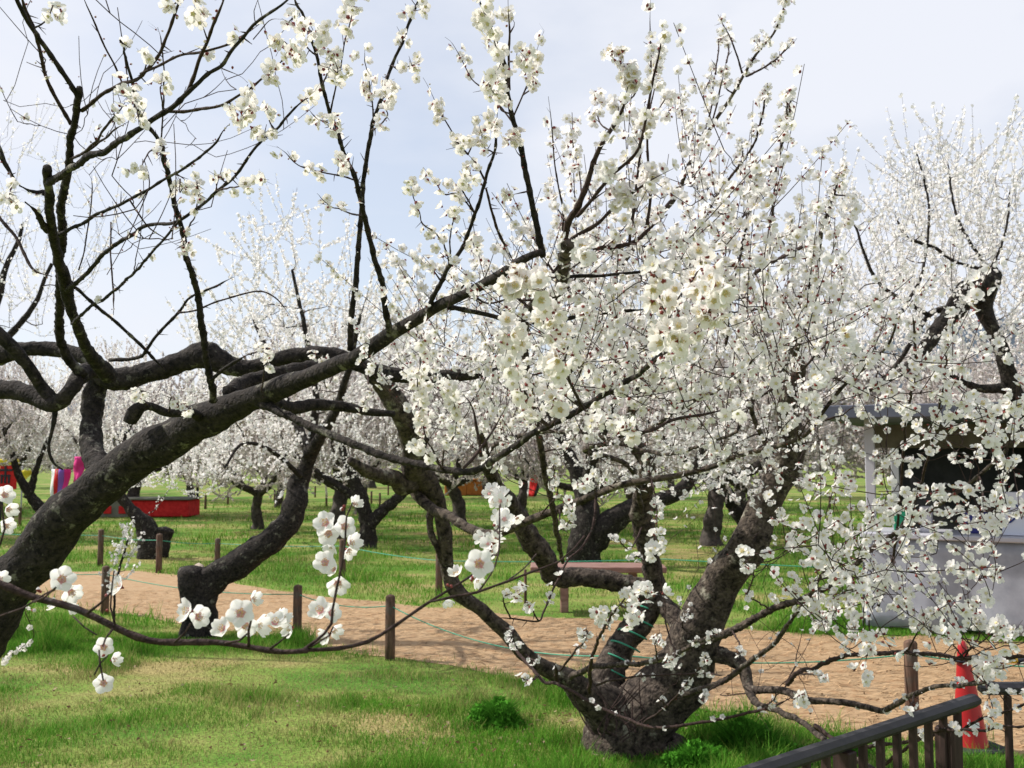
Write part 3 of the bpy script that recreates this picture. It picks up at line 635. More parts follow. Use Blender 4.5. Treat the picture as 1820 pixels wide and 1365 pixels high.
# ================================================================== STALLS
CLOTH = noisemat('grey_cloth', (.27, .285, .33), (.36, .375, .43), 6, bump=.1, rough=.85); FASC = noisemat('canopy_blue_grey', (.07, .078, .11), (.12, .13, .175), 3, bump=.05, rough=.7)
DARK = noisemat('dark_tarpaulin', (.012, .012, .014), (.035, .035, .04), 4, bump=.3); OLIVE = noisemat('olive_board', (.10, .085, .06), (.16, .14, .10), 5, bump=.1); STEEL = mat('pale_post', (.42, .42, .47), .5)[0]; TOPM = mat('counter_top', (.42, .42, .47), .5)[0]
gl = G(1540, 1120); gr = G(1822, 1141); gr = gl + (gr - gl) * 2.2; ux = nrm(gr - gl); uy = np.array([-ux[1], ux[0], 0]); Lc = np.linalg.norm(gr - gl); ang = math.atan2(ux[1], ux[0])
st = empty('ticket_tent', gl, 'grey-skirted ticket tent with a flat blue-grey canopy at the right edge', 'tent')
def Q(u, v, z): return gl + ux * u + uy * v + np.array([0, 0, z])
def drape(u0, v0, u1, v1, z0, z1, name, m, par, fold=.02, fr=9):
    A = Acc(); n = 60; t = np.linspace(0, 1, n); zz = np.linspace(z0, z1, 8); V = []
    dirv = nrm(Q(u1, v1, 0) - Q(u0, v0, 0)); nv = np.array([dirv[1], -dirv[0], 0]); L_ = np.linalg.norm(Q(u1, v1, 0) - Q(u0, v0, 0))
    for z in zz:
        a = (1 - (z - z0) / (z1 - z0)) * fold + .004
        for q in t: V.append(Q(u0, v0, z) + dirv * L_ * q + nv * a * (math.sin(q * L_ * fr) + .6 * math.sin(q * L_ * fr * 2.3 + 1 + z)))
    i = (np.arange(n - 1)[None] + np.arange(7)[:, None] * n).ravel(); A.add(V, [np.stack([i, i + 1, i + n + 1, i + n], 1)], 0); o = A.build(name, m, par)
    sm = o.modifiers.new('thick', 'SOLIDIFY'); sm.thickness = .004; return o
ht = .87
drape(0, 0, Lc, 0, .05, ht - .03, 'front_skirt', CLOTH, st, .05, 5); drape(0, 1.1, 0, 0.02, .03, ht - .03, 'side_skirt', CLOTH, st, .05, 7)
A = Acc(); box(A, Q(Lc / 2, .35, ht), (Lc + .06, .8, .05), rz=ang, bev=.01); A.build('counter_top', TOPM, st)
for u, v in ((.06, .0), (Lc - .1, .0), (.06, 2.2), (Lc - .1, 2.2), (1.6, 2.2)):
    A = Acc(); box(A, Q(u, v + .08, .98), (.085, .06, 1.95), rz=ang, bev=.006); A.build('post', STEEL, st)
A = Acc(); box(A, Q(Lc / 2 - .1, 1.15, 2.0), (Lc + .5, 2.9, .12), rz=ang, bev=.008); A.build('canopy', FASC, st)
A = Acc(); box(A, Q(Lc / 2 - .1, 1.2, 1.8), (Lc, .04, .24), rz=ang, bev=.005); A.build('valance', OLIVE, st)
A = Acc(); box(A, Q(Lc / 2, 2.3, .93), (Lc - .1, .05, 1.86), rz=ang, bev=.005); A.build('back_wall', DARK, st)
# goods and sign on the counter
sg = Q(1.28, .1, 0) ; sgn = empty('paper_sign', Q(1.46, .12, ht + .025), 'white paper sign with blue writing standing on the grey counter', 'sign')
A = Acc(); box(A, Q(1.46, .12, ht + .22), (.62, .02, .38), rz=ang, bev=.003); A.build('board', mat('sign_white', (.62, .64, .74), .6)[0], sgn)
INK = mat('sign_ink', (.03, .05, .18), .6)[0]
for k, chh in enumerate('入園'):
    cu = bpy.data.curves.new('t', 'FONT'); cu.body = chh; cu.size = .2; cu.extrude = .001; to = bpy.data.objects.new('t', cu); COL.objects.link(to); bpy.context.view_layer.update()
    me = bpy.data.meshes.new_from_object(to.evaluated_get(bpy.context.evaluated_depsgraph_get())); bpy.data.objects.remove(to)
    o = bpy.data.objects.new('lettering', me); COL.objects.link(o); me.materials.clear(); me.materials.append(INK); o.parent = sgn
    o.rotation_euler = (math.pi / 2, 0, ang); o.location = Vector(Q(1.19 + k * .25, .105, ht + .15)) - Vector(sgn.location)
def goods(u, v, w_, d_, h_, c, label, name='box', cat='box', group='goods on the ticket counter'):
    A = Acc(); p = Q(u, v, ht + .025); box(A, p + np.array([0, 0, h_ / 2]), (w_, d_, h_), rz=ang, bev=.01); box(A, p + np.array([0, 0, h_ + .006]), (w_ * 1.04, d_ * 1.04, .02), rz=ang, bev=.004); o = A.build(name, noisemat(name + 'm', tuple(x * .8 for x in c), c, 12, bump=.1)); me = o.data
    me.transform(__import__('mathutils').Matrix.Translation(-Vector(p))); o.location = Vector(p); tag(o, label, cat, group)
goods(.30, .3, .12, .2, .20, (.02, .22, .12), 'dark green box on the left end of the grey counter')
goods(.52, .25, .10, .15, .22, (.55, .53, .58), 'pale grey box beside the green box on the counter')
goods(.95, .35, .22, .2, .17, (.05, .05, .22), 'navy blue box in the middle of the counter')

RED = noisemat('red_cloth', (.42, .012, .014), (.60, .03, .03), 8, bump=.1); ORG = noisemat('orange_board', (.42, .13, .03), (.55, .20, .06), 6, bump=.2, stretch=(6, 1, 1)); GREYB = noisemat('grey_board', (.13, .13, .11), (.2, .2, .17), 5, bump=.1); YELV = mat('yellow_cloth', (.62, .50, .04), .8)[0]; PINK = mat('pink_cloth', (.62, .03, .22), .8)[0]; WHC = mat('white_cloth', (.72, .72, .74), .8)[0]; PUR = mat('purple_print', (.22, .10, .45), .8)[0]
def stall(px0, px1, base, h, label, m1, m2, split=.35):
    a = G(px0, base); b = G(px1, base); L_ = b[0] - a[0]; c = (a + b) / 2; e = empty('market_stall', c, label, 'stall', 'festival stalls in the distance')
    A = Acc(); box(A, (a[0] + L_ * split / 2, a[1] + .5, h / 2), (L_ * split - .01, 1.0, h), bev=.02); A.build('side_board', m2, e)
    A = Acc(); box(A, (a[0] + L_ * (split + (1 - split) / 2), a[1] + .5, h / 2), (L_ * (1 - split), .96, h * .92), bev=.02); A.build('counter_cloth', m1, e)
    A = Acc(); box(A, (c[0], a[1] + .5, h + .02), (L_ + .1, 1.1, .05), bev=.01); A.build('counter_top', m2, e)
    for x in (a[0] + .05, b[0] - .05):
        A = Acc(); box(A, (x, a[1] + .9, 1.1), (.06, .06, 2.1), bev=.005); A.build('post', DARK, e)
    A = Acc(); box(A, (c[0], a[1] + .6, 2.2), (L_ + .3, 1.6, .12), bev=.03); A.build('awning', DARK, e); return e, a, b
e1, a1, b1 = stall(172, 334, 920, .46, 'red-draped low stall behind the leaning trunk on the left', RED, GREYB, .35)
for k in range(2):
    A = Acc(); box(A, (a1[0] + .28 + k * .5 + .0, a1[1] - .02, .2), (.2 + .22 * k, .03, .2), bev=.01); A.build('red_panel', RED, e1)
stall(790, 868, 881, .62, 'orange-brown wooden stall seen under the blossoms in the centre', ORG, ORG, .5)
# lantern sign far left
g = G(12, 925); A = Acc(); ls = empty('banner_stand', g, 'red banner with a black character and yellow top at the far left', 'banner', 'festival banners in the distance'); k = proj(g)[2] / F
h0 = (925 - 870) * k; h1 = (925 - 826) * k; box(A, g + [0, 0, (h0 + h1) / 2], (30 * k, .04, h1 - h0), bev=.01); A.build('cloth', RED, ls)
A = Acc(); box(A, g + [0, 0, h1 + .06], (36 * k, .1, .16), bev=.03); A.build('top_band', YELV, ls)
A = Acc(); box(A, g + [-14 * k, .06, h1 / 2], (.05, .05, h1 + .1), bev=.01); A.build('pole', DARK, ls)
A = Acc(); zc = (h0 + h1) / 2 + .05
for dx, dz, w_, hh in ((0, .12, .34, .05), (0, 0, .05, .42), (-.09, -.1, .05, .22), (.09, -.1, .05, .22), (0, -.02, .26, .04)): box(A, g + [dx - .06, -.03 - .002 * abs(dx) - .001 * hh, zc + dz], (w_, .02, hh), bev=.002)
A.build('lettering', BLK, ls)
def banner(px, top, bot, base, wpx, label, cols, bulge=.12):
    g = G(px, base); k = proj(g)[2] / F; z1 = (base - top) * k; z0 = (base - bot) * k; e = empty('banner_flag', g, label, 'banner', 'festival banners in the distance'); wd = wpx * k
    A = Acc(); tube(A, [g + [-wd / 2, .05, -.05], g + [-wd / 2, .05, z1 + .1]], [.02, .018], 8); A.build('pole', STEEL, e)
    n = len(cols)
    for i, m_ in enumerate(cols):
        A = Acc(); V = []; r = 10; cc = 6
        for a_ in range(r):
            s_ = a_ / (r - 1); nar = 1 - .45 * s_ ** 2
            for b_ in range(cc): x = -wd / 2 + wd * nar * (i + b_ / (cc - 1)) / n; V.append(g + [x, -bulge * math.sin((x / wd + .5) * math.pi) - .03 * math.sin(x * 14 + a_), z1 + (z0 - z1) * s_])
        ii = (np.arange(cc - 1)[None] + np.arange(r - 1)[:, None] * cc).ravel(); A.add(V, [np.stack([ii, ii + 1, ii + cc + 1, ii + cc], 1)], 0); o = A.build('cloth', m_, e); sm = o.modifiers.new('thick', 'SOLIDIFY'); sm.thickness = .01
banner(106, 834, 902, 925, 34, 'white, red and purple hanging banner beside the leaning trunk', [WHC, RED, PUR, PINK])
banner(140, 812, 858, 925, 22, 'small bright pink flag behind the leaning trunk', [PINK, PINK])
banner(44, 836, 856, 925, 18, 'small yellow flag between two dark trunks at the far left', [YELV])
banner(950, 832, 882, 890, 30, 'red and white curled banner in the centre distance', [WHC, RED, RED, DARK], .3)

# ================================================================== TREES
def env(poly, dlo, dhi, n, zmin=.25, pw=1.0):
    """n points spread through a real volume: inside the outline poly, between two distances"""
    poly = np.array(poly, float); x0, y0 = poly.min(0); x1, y1 = poly.max(0); o = []
    while len(o) < n:
        x, y = random.uniform(x0, x1), random.uniform(y0, y1); c = False; j = len(poly) - 1
        for i in range(len(poly)):
            xi, yi = poly[i]; xj, yj = poly[j]
            if (yi > y) != (yj > y) and x < (xj - xi) * (y - yi) / (yj - yi) + xi: c = not c
            j = i
        if not c: continue
        p = P(x, y, dlo + (dhi - dlo) * random.random() ** pw)
        if p[2] > zmin: o.append(p)
    return np.array(o)
def line(d0, d1, pts, w0, w1):
    n = len(pts); return [(x, y, w0 + (w1 - w0) * i / (n - 1), d0 + (d1 - d0) * i / (n - 1)) for i, (x, y) in enumerate(pts)]

# ---------------------------------------------------------------- A: the thick leaning tree on the left
A_ = Tree('thick dark leaning plum tree on the left whose limbs reach across the middle', G(-330, 1530), cream=True, fd=.026)
A_.br([(-300, 1500, 120, 4.0), (-180, 1350, 110.4, 3.95), (-100, 1235, 100, 3.9), (-30, 1130, 92, 3.85), (35, 1025, 86.4, 3.8), (90, 950, 83.2, 3.75), (140, 893, 80, 3.7), (200, 845, 76, 3.65), (262, 797, 70.4, 3.6), (330, 762, 64, 3.5), (400, 733, 54.4, 3.4), (465, 706, 41.6, 3.3), (520, 690, 33.6, 3.15), (570, 668, 28.8, 3.05), (620, 640, 25.6, 2.95), (700, 592, 24.3, 2.8), (765, 552, 21.6, 2.7), (830, 518, 18.9, 2.55), (900, 480, 16.2, 2.4), (965, 452, 11.7, 2.3)], 'trunk', sides=26, rough=.3)
A_.br([(195, 860, 48, 3.75), (168, 810, 40, 3.9), (162, 760, 36.8, 4.0), (168, 705, 36.8, 4.05), (180, 665, 35.2, 4.05)], 'trunk')
A_.br([(-160, 640, 48, 4.1), (-60, 640, 44, 4.1), (5, 628, 35.2, 4.1), (45, 620, 25.6, 4.05), (95, 620, 27, 4.05), (150, 632, 27.2, 4.0), (200, 675, 38.4, 4.0), (265, 660, 35.2, 4.0), (325, 640, 40, 4.0), (362, 628, 46.4, 4.0), (400, 648, 35.2, 4.0), (450, 652, 27.2, 4.0), (520, 632, 27.2, 4.0), (590, 632, 28.8, 4.0), (660, 655, 27.2, 4.0), (730, 672, 23.4, 4.0), (800, 670, 21.6, 4.0), (880, 660, 16.2, 4.0), (905, 640, 9, 4.0)])
A_.br([(-120, 690, 36.8, 3.6), (0, 692, 35.2, 3.5), (55, 702, 30.4, 3.45), (98, 716, 28.8, 3.4), (128, 690, 27.2, 3.4), (150, 664, 28.8, 3.5), (178, 655, 35.2, 3.6)])
A_.br([(-40, 560, 23.4, 3.3), (5, 600, 23.4, 3.3), (45, 645, 21.6, 3.35), (75, 690, 21.6, 3.4), (98, 716, 25.2, 3.4)])
A_.br([(98, 715, 14.4, 3.4), (97, 745, 8.1, 3.4), (88, 790, 5.4, 3.4), (95, 820, 4.5, 3.4), (112, 832, 2.7, 3.4)])
A_.br([(410, 700, 32, 3.5), (440, 682, 28.8, 3.6), (490, 665, 30.4, 3.65), (540, 655, 28.8, 3.7), (600, 648, 27, 3.8)])
A_.br([(360, 745, 18, 3.45), (340, 735, 16.2, 3.3), (300, 735, 15.3, 3.25), (262, 722, 16.2, 3.2), (240, 735, 27.2, 3.2), (232, 752, 23.4, 3.2)])
A_.br([(470, 712, 23.4, 3.5), (520, 725, 23.4, 3.6), (560, 718, 21.6, 3.7), (610, 722, 18, 3.8), (650, 730, 14.4, 3.8), (700, 735, 10.8, 3.8)])
# uprights at the far left
A_.br([(192, 668, 31.92, 3.5), (160, 630, 21.84, 3.3), (140, 585, 18.48, 3.1), (128, 545, 18.48, 3.0), (118, 505, 23.52, 2.9), (98, 450, 16.8, 2.7), (88, 390, 15.12, 2.5), (86, 345, 15.96, 2.35), (84, 303, 15.12, 2.25)])
V1 = [(86, 325, 14.28, 2.3), (112, 305, 12.6, 2.2), (140, 289, 11.76, 2.1), (190, 262, 10.92, 2.0), (240, 236, 10.08, 1.9), (300, 195, 9.24, 1.8), (335, 165, 8.4, 1.75), (370, 138, 6.72, 1.7), (400, 112, 6.72, 1.65), (440, 62, 5.88, 1.6), (475, 30, 5.04, 1.55), (515, -5, 4.2, 1.5), (560, -60, 3.36, 1.5)]
A_.br(V1)
A_.br([(150, 668, 20.16, 3.45), (122, 640, 16.8, 3.4), (107, 590, 15.12, 3.3), (106, 500, 13.44, 3.0), (109, 410, 14.28, 2.7), (114, 330, 13.44, 2.45), (125, 250, 11.76, 2.3), (133, 205, 11.76, 2.2), (141, 157, 11.76, 2.1)])
for d0, d1, pts, w0, w1 in [
    (2.12, 1.75, [(137, 170), (100, 112), (62, 52), (32, 2), (12, -40)], 9, 8), (2.25, 1.85, [(126, 220), (92, 160), (72, 100), (58, 50), (42, 8), (34, -20)], 7, 5),
    (2.18, 1.75, [(145, 197), (180, 170), (212, 152), (240, 142), (254, 135), (284, 96), (303, 50), (318, 2), (325, -30)], 7, 5), (1.85, 1.6, [(250, 131), (282, 115), (320, 98), (372, 92), (425, 68), (462, 44)], 5, 4),
    (1.75, 1.5, [(335, 160), (358, 106), (376, 60), (392, 18), (405, -20)], 7, 5), (1.82, 1.55, [(290, 198), (350, 196), (390, 190), (428, 168), (455, 150), (495, 118), (530, 88)], 6, 3),
    (2.35, 2.0, [(125, 283), (155, 266), (185, 231), (226, 175)], 5, 4), (2.35, 2.05, [(132, 280), (165, 262), (195, 238), (225, 215)], 5, 3),
    (2.7, 2.0, [(96, 419), (138, 399), (185, 375), (231, 356), (313, 307), (363, 274), (409, 221)], 7, 4),
    (2.9, 1.9, [(118, 515), (139, 500), (160, 478), (185, 450), (225, 425), (264, 400), (310, 395), (363, 359), (412, 320), (462, 257), (505, 215), (557, 165)], 8, 4),
    (3.05, 2.2, [(128, 575), (145, 559), (190, 525), (231, 493), (270, 450), (312, 400), (322, 372)], 6, 4), (2.6, 2.5, [(-10, 375), (20, 412), (43, 450), (62, 480), (92, 492)], 6, 5),
    (2.4, 2.3, [(84, 343), (60, 340), (35, 330)], 10, 8), (2.55, 2.35, [(84, 410), (68, 385), (46, 357)], 12, 8), (2.1, 2.1, [(-20, 240), (0, 265), (15, 300)], 11, 12), (2.1, 2.2, [(0, 275), (15, 300), (28, 322), (50, 342)], 9, 5),
    (2.9, 3.3, [(118, 500), (140, 515), (171, 546), (204, 572), (257, 621), (297, 661)], 6, 6), (3.5, 3.2, [(195, 640), (244, 635), (264, 615), (316, 555), (336, 529), (389, 506), (415, 493)], 7, 3),
    (3.3, 3.2, [(316, 556), (350, 552), (389, 536), (455, 519), (490, 530), (520, 565)], 3.5, 2.5),
    (3.3, 1.8, [(379, 712), (366, 631), (349, 516), (335, 460), (313, 363), (300, 307), (283, 257), (255, 210), (237, 162), (222, 105), (210, 72)], 13, 3.5),
    (2.1, 1.9, [(218, 150), (205, 120), (185, 82), (165, 35), (150, 0), (145, -20)], 3.4, 2.8), (2.4, 2.0, [(285, 262), (291, 180), (291, 100), (281, 50)], 3, 2.2),
    (3.1, 2.9, [(197, 395), (196, 450), (200, 520), (201, 560)], 2.5, 3.5), (2.7, 2.6, [(140, 480), (152, 430), (165, 330), (150, 300)], 2.5, 2),
    (2.2, 2.3, [(230, 355), (260, 400), (285, 420), (320, 440)], 3, 2.5), (1.6, 1.55, [(455, 45), (452, 20), (465, -10)], 3, 3), (1.65, 1.6, [(395, 122), (425, 135), (440, 148)], 2.2, 2), (1.65, 1.55, [(450, 70), (480, 38), (505, 35)], 2, 2),
    (3.2, 3.1, [(375, 675), (400, 655), (430, 636), (445, 628)], 7, 5),
    # shoots of the arching limb
    (2.95, 2.35, [(622, 622), (626, 560), (632, 490), (638, 420), (643, 345), (650, 290), (660, 231), (672, 190), (697, 117), (720, 60), (742, 5), (750, -20)], 11, 4),
    (2.8, 1.7, [(692, 590), (682, 530), (672, 480), (655, 410), (640, 350), (628, 310), (614, 283), (602, 250), (590, 205), (575, 150), (562, 100), (548, 50), (530, 10), (520, -20)], 11, 4),
    (2.35, 1.75, [(965, 455), (952, 390), (935, 320), (920, 245), (910, 195), (904, 150), (895, 110), (878, 60), (862, 20), (850, -15)], 12, 4),
    (1.95, 1.8, [(905, 160), (903, 100), (906, 50), (902, -10)], 5, 3), (2.7, 2.1, [(762, 552), (785, 500), (800, 475), (820, 440), (845, 380), (864, 322), (876, 275), (882, 235), (884, 198)], 9, 4),
    (2.25, 2.1, [(864, 325), (848, 295), (832, 275)], 4, 3), (2.3, 2.5, [(864, 335), (875, 380), (893, 430), (915, 470)], 4, 6), (2.7, 2.6, [(770, 548), (800, 535), (830, 500), (850, 470)], 4, 3),
    (2.7, 2.75, [(795, 545), (850, 556), (920, 570), (975, 572), (1040, 560), (1110, 551), (1162, 548)], 9, 6), (2.45, 2.4, [(915, 490), (960, 491), (1030, 491), (1100, 486), (1160, 480), (1215, 481)], 8, 4),
    (2.55, 2.5, [(838, 524), (865, 540), (905, 532), (945, 520)], 4, 3),
    # lower limb running to the right, into the foreground spray
    (3.3, 1.95, [(455, 716), (500, 733), (544, 753), (600, 779), (666, 804), (732, 825), (785, 834), (844, 834), (897, 803), (938, 778), (979, 757), (1038, 727), (1088, 697), (1127, 668), (1150, 648), (1180, 628)], 15, 9),
    (1.95, 1.5, [(1038, 727), (1012, 670), (1005, 640)], 6, 5), (2.1, 1.8, [(975, 758), (940, 715), (920, 650), (912, 600)], 5, 4), (2.1, 2.2, [(824, 832), (850, 805), (880, 760), (905, 710)], 6, 3), (2.3, 2.3, [(855, 812), (850, 770), (838, 720), (815, 690)], 6, 4),
    (1.95, 2.1, [(1045, 735), (1100, 760), (1150, 768), (1200, 745), (1250, 735), (1300, 726)], 6, 5)]:
    p_ = A_.br(line(d0, d1, pts, w0, w1)); L_ = np.sum(np.linalg.norm(np.diff(p_[:, :3], axis=0), axis=1)); A_.flowers_along(p_[len(p_) // 4:, :3], int(L_ / .07), .002, None, .86, off=.009)
for st_, n, size in [
    ([(68, 50), (84, 35), (96, 12), (108, 18)], 6, 28), ([(318, 2), (306, 8), (298, 20)], 4, 28), ([(372, 70), (360, 45), (352, 22), (345, 10)], 8, 30), ([(425, 68), (412, 75)], 3, 30),
    ([(232, 158), (228, 172), (218, 160)], 4, 32), ([(254, 135), (262, 105), (258, 95)], 4, 30), ([(290, 198), (284, 160), (290, 150)], 4, 30), ([(255, 210), (246, 205), (238, 185), (250, 225)], 7, 32), ([(205, 205), (200, 200)], 2, 26),
    ([(283, 257), (262, 275), (250, 305), (262, 310)], 7, 24), ([(300, 300), (290, 262), (285, 285)], 5, 24), ([(313, 350), (322, 320), (318, 340), (330, 330)], 7, 24), ([(330, 420), (345, 385), (352, 340), (346, 320)], 9, 24), ([(338, 470), (330, 450), (322, 420), (318, 400)], 8, 22),
    ([(455, 150), (440, 175), (430, 205), (440, 190)], 15, 32), ([(470, 138), (478, 140), (485, 120)], 6, 32), ([(500, 115), (515, 98), (520, 108)], 9, 32), ([(505, 75), (492, 100)], 5, 28), ([(485, 225), (478, 212), (492, 200)], 5, 26), ([(545, 178), (552, 170)], 3, 26), 
    ([(412, 320), (398, 322), (392, 310)], 4, 26), ([(390, 342), (420, 332), (450, 322), (478, 318)], 6, 26), ([(470, 250), (475, 240)], 2, 24), ([(15, 300), (22, 322), (18, 350), (28, 362)], 9, 28),
    ([(650, 290), (690, 285)], 0, 20), ([(660, 231), (676, 220), (690, 205), (682, 180), (690, 165)], 12, 25), ([(665, 215), (660, 170), (652, 130), (648, 85)], 14, 24), ([(697, 120), (715, 122), (745, 110)], 8, 26), ([(695, 130), (685, 150), (700, 160)], 6, 24), ([(740, 10), (722, 22), (755, 15)], 6, 26), ([(710, 80), (722, 60)], 4, 24),
    ([(590, 205), (598, 150), (606, 110), (616, 60), (628, 15), (632, -10)], 22, 28), ([(602, 250), (592, 225), (602, 215)], 8, 28), ([(575, 150), (585, 120), (600, 130), (590, 90)], 12, 30), ([(562, 100), (545, 80), (552, 60), (538, 45)], 10, 30), ([(548, 50), (565, 60), (575, 75)], 7, 30), ([(600, 250), (580, 220), (560, 210), (545, 190)], 6, 26), ([(530, 20), (515, 40), (522, 30)], 7, 30),
    ([(628, 320), (600, 312), (560, 305), (530, 295), (510, 275), (490, 262)], 12, 24), ([(614, 283), (625, 300), (600, 285)], 6, 24), ([(640, 380), (610, 375), (585, 365), (562, 345)], 7, 22),
    ([(904, 150), (898, 125), (890, 100), (880, 80), (872, 50), (865, 30), (852, 5)], 30, 30), ([(904, 150), (885, 170), (870, 150), (880, 130)], 12, 28), ([(905, 110), (925, 110), (935, 105), (920, 90)], 10, 28), ([(905, 60), (915, 40), (900, 15)], 7, 24), ([(912, 205), (888, 195), (892, 175), (880, 160)], 8, 26),
    ([(912, 212), (930, 170), (938, 150), (946, 120), (956, 85), (967, 55)], 12, 22), ([(930, 165), (948, 155), (945, 130)], 6, 24), ([(918, 230), (895, 195), (870, 165), (845, 145), (830, 122), (805, 80), (790, 66)], 9, 20), 
    ([(832, 275), (818, 260), (802, 232), (780, 195), (765, 160), (752, 138)], 15, 22), ([(832, 275), (838, 255), (812, 250), (820, 270)], 9, 24), ([(882, 240), (885, 225), (870, 215), (855, 205)], 9, 24), ([(876, 275), (860, 262), (855, 235), (850, 215)], 10, 24), ([(920, 245), (912, 262), (905, 240)], 4, 22), ([(928, 280), (915, 265), (918, 240)], 5, 22),
    ([(845, 380), (820, 330), (838, 305), (828, 315)], 13, 26), ([(845, 380), (815, 345), (790, 345), (770, 320), (752, 298)], 11, 22), ([(800, 475), (790, 440), (772, 415), (750, 395), (738, 360), (728, 320)], 17, 26), ([(800, 475), (800, 420), (806, 385), (800, 370)], 7, 24), ([(938, 340), (915, 345), (900, 348)], 4, 22), ([(820, 440), (838, 430), (842, 440)], 5, 24), ([(785, 500), (760, 470), (735, 465)], 3, 20),
    # heavy foreground spray
    ([(625, 640), (600, 655), (580, 690), (572, 640), (555, 628)], 17, 34), ([(650, 660), (655, 690), (648, 715), (640, 730)], 12, 34), ([(445, 628), (462, 625), (480, 632)], 9, 28), ([(262, 722), (245, 690), (250, 705)], 6, 32), ([(300, 735), (305, 705), (318, 725), (335, 732), (330, 715)], 14, 32),
    ([(785, 834), (760, 780), (748, 730), (742, 680), (748, 640), (744, 600)], 45, 34), ([(785, 834), (790, 800), (805, 780), (812, 740), (800, 700), (790, 690)], 35, 36), ([(785, 834), (775, 820), (745, 800), (730, 790)], 10, 34),
    ([(975, 758), (955, 745), (940, 725), (925, 700), (915, 660), (905, 620), (900, 585)], 43, 36), ([(979, 757), (995, 735), (985, 700), (975, 690), (990, 650)], 29, 36), ([(1005, 640), (1010, 610), (990, 580), (975, 550), (965, 520), (962, 490)], 35, 38), ([(965, 520), (930, 510), (912, 500), (905, 520)], 13, 36), ([(1005, 640), (985, 655), (1010, 625)], 12, 40),
    ([(1088, 697), (1075, 680), (1070, 660)], 8, 34), ([(1150, 648), (1165, 640), (1190, 620), (1210, 600), (1180, 590)], 35, 44), ([(1180, 628), (1190, 570), (1175, 545), (1168, 500), (1165, 480)], 27, 42), ([(1180, 628), (1220, 600), (1250, 570), (1275, 530), (1285, 500)], 35, 42), ([(1180, 628), (1200, 540), (1240, 490), (1245, 455)], 21, 40),
    ([(1038, 727), (1060, 745), (1055, 760)], 6, 34), ([(1045, 735), (1085, 755), (1110, 765), (1125, 755)], 12, 36), ([(1290, 720), (1300, 745), (1318, 720)], 6, 30), ([(1038, 727), (1000, 700), (990, 720)], 9, 34)]:
    if n: A_.strip(st_, n, size, face=.55)
A_.strip([(60, 1015), (45, 1080), (60, 1130), (40, 1150), (10, 1175)], 22, 11, wd=1.6)
A_.strip([(465, 706), (470, 660), (480, 640)], 5, 26)
A_.grow(env([(0, 0), (560, 0), (500, 300), (300, 560), (150, 620), (130, 300), (0, 330)], 1.9, 3.3, 26), shoot=(.1, .25), nfl=(1, 4), maxlen=.5, bud=.5)
A_.finish(heroes=100, hd=2.3)

# ---------------------------------------------------------------- N: the near low branch
N_ = Tree('slim plum branch very near, arching low across the left with large pink-centred blossoms', np.array([-1.35, .95, 0]), group=None, name='plum_tree', fd=.0262); N_.mats = FMN; N_.spurs = False
N_.raw([[-1.35, .95, -.05, .05], [-1.3, .96, .5, .042], [-1.1, .95, 1.1, .03], [-.85, .95, 1.45, .014], [*P(-120, 1010, .97), .006]], 'trunk')
for d0, d1, pts, w0, w1 in [
    (.97, .95, [(-120, 1010), (-50, 1028), (0, 1042), (60, 1068), (140, 1090), (200, 1115), (262, 1140), (330, 1142), (400, 1143), (450, 1150), (500, 1158), (545, 1155)], 15, 9), (.95, 1.05, [(545, 1155), (600, 1153), (651, 1143), (702, 1113), (763, 1070), (804, 1045), (838, 1022)], 8, 4),
    (.95, .95, [(0, 1095), (40, 1082), (80, 1058), (98, 1050)], 3.5, 4), (.95, .93, [(60, 1070), (80, 1062), (100, 1045)], 4, 3), (.95, .93, [(155, 1090), (180, 1072), (198, 1055)], 5, 3), (.95, .96, [(205, 1112), (196, 1080), (198, 1050), (203, 1015)], 3, 2.2),
    (.95, .93, [(200, 1118), (188, 1135), (183, 1150)], 4, 3), (.95, .93, [(130, 1095), (150, 1115), (172, 1130)], 2.5, 2), (.94, .93, [(192, 1165), (178, 1180), (168, 1200)], 2.5, 2), (.94, .93, [(176, 1155), (178, 1180), (184, 1210)], 2.5, 2.5),
    (.95, .94, [(310, 1142), (328, 1125), (338, 1108)], 4, 3), (.95, .94, [(442, 1150), (441, 1120), (448, 1090)], 6, 4), (.95, .94, [(400, 1143), (425, 1138), (440, 1124)], 4, 3), (.95, .94, [(480, 1153), (495, 1142), (512, 1128)], 4, 3),
    (.95, .96, [(540, 1155), (560, 1140), (575, 1128), (588, 1110), (590, 1085), (598, 1045), (608, 1000), (614, 960), (617, 915), (628, 890)], 6, 3), (.95, .94, [(552, 1150), (585, 1130), (592, 1115)], 4, 3), (1.0, 1.05, [(800, 1062), (845, 1054), (880, 1040), (940, 1016), (992, 999), (1020, 978), (1040, 955)], 5, 3), (1.0, 1.0, [(763, 1070), (785, 1066), (804, 1062)], 4, 5),
    (1.02, 1.1, [(850, 1052), (872, 1020), (886, 985), (889, 950), (890, 900)], 3.5, 2.5), (1.03, 1.1, [(905, 1030), (930, 1010), (952, 985)], 2.5, 2)]:
    N_.br(line(d0, d1, pts, w0, w1))
def nb(px, py, size, t, yaw=0, pit=0, d=None):
    d = F * .027 / size if d is None else d; p = P(px, py, d); n = nrm(C0 - p); R_ = np.array([1., 0, 0]); n = nrm(n * math.cos(yaw) * math.cos(pit) + R_ * math.sin(yaw) + UP * math.sin(pit)); hero(N_.root, p, n, size * d / F, FMN, random.uniform(0, 6), t)
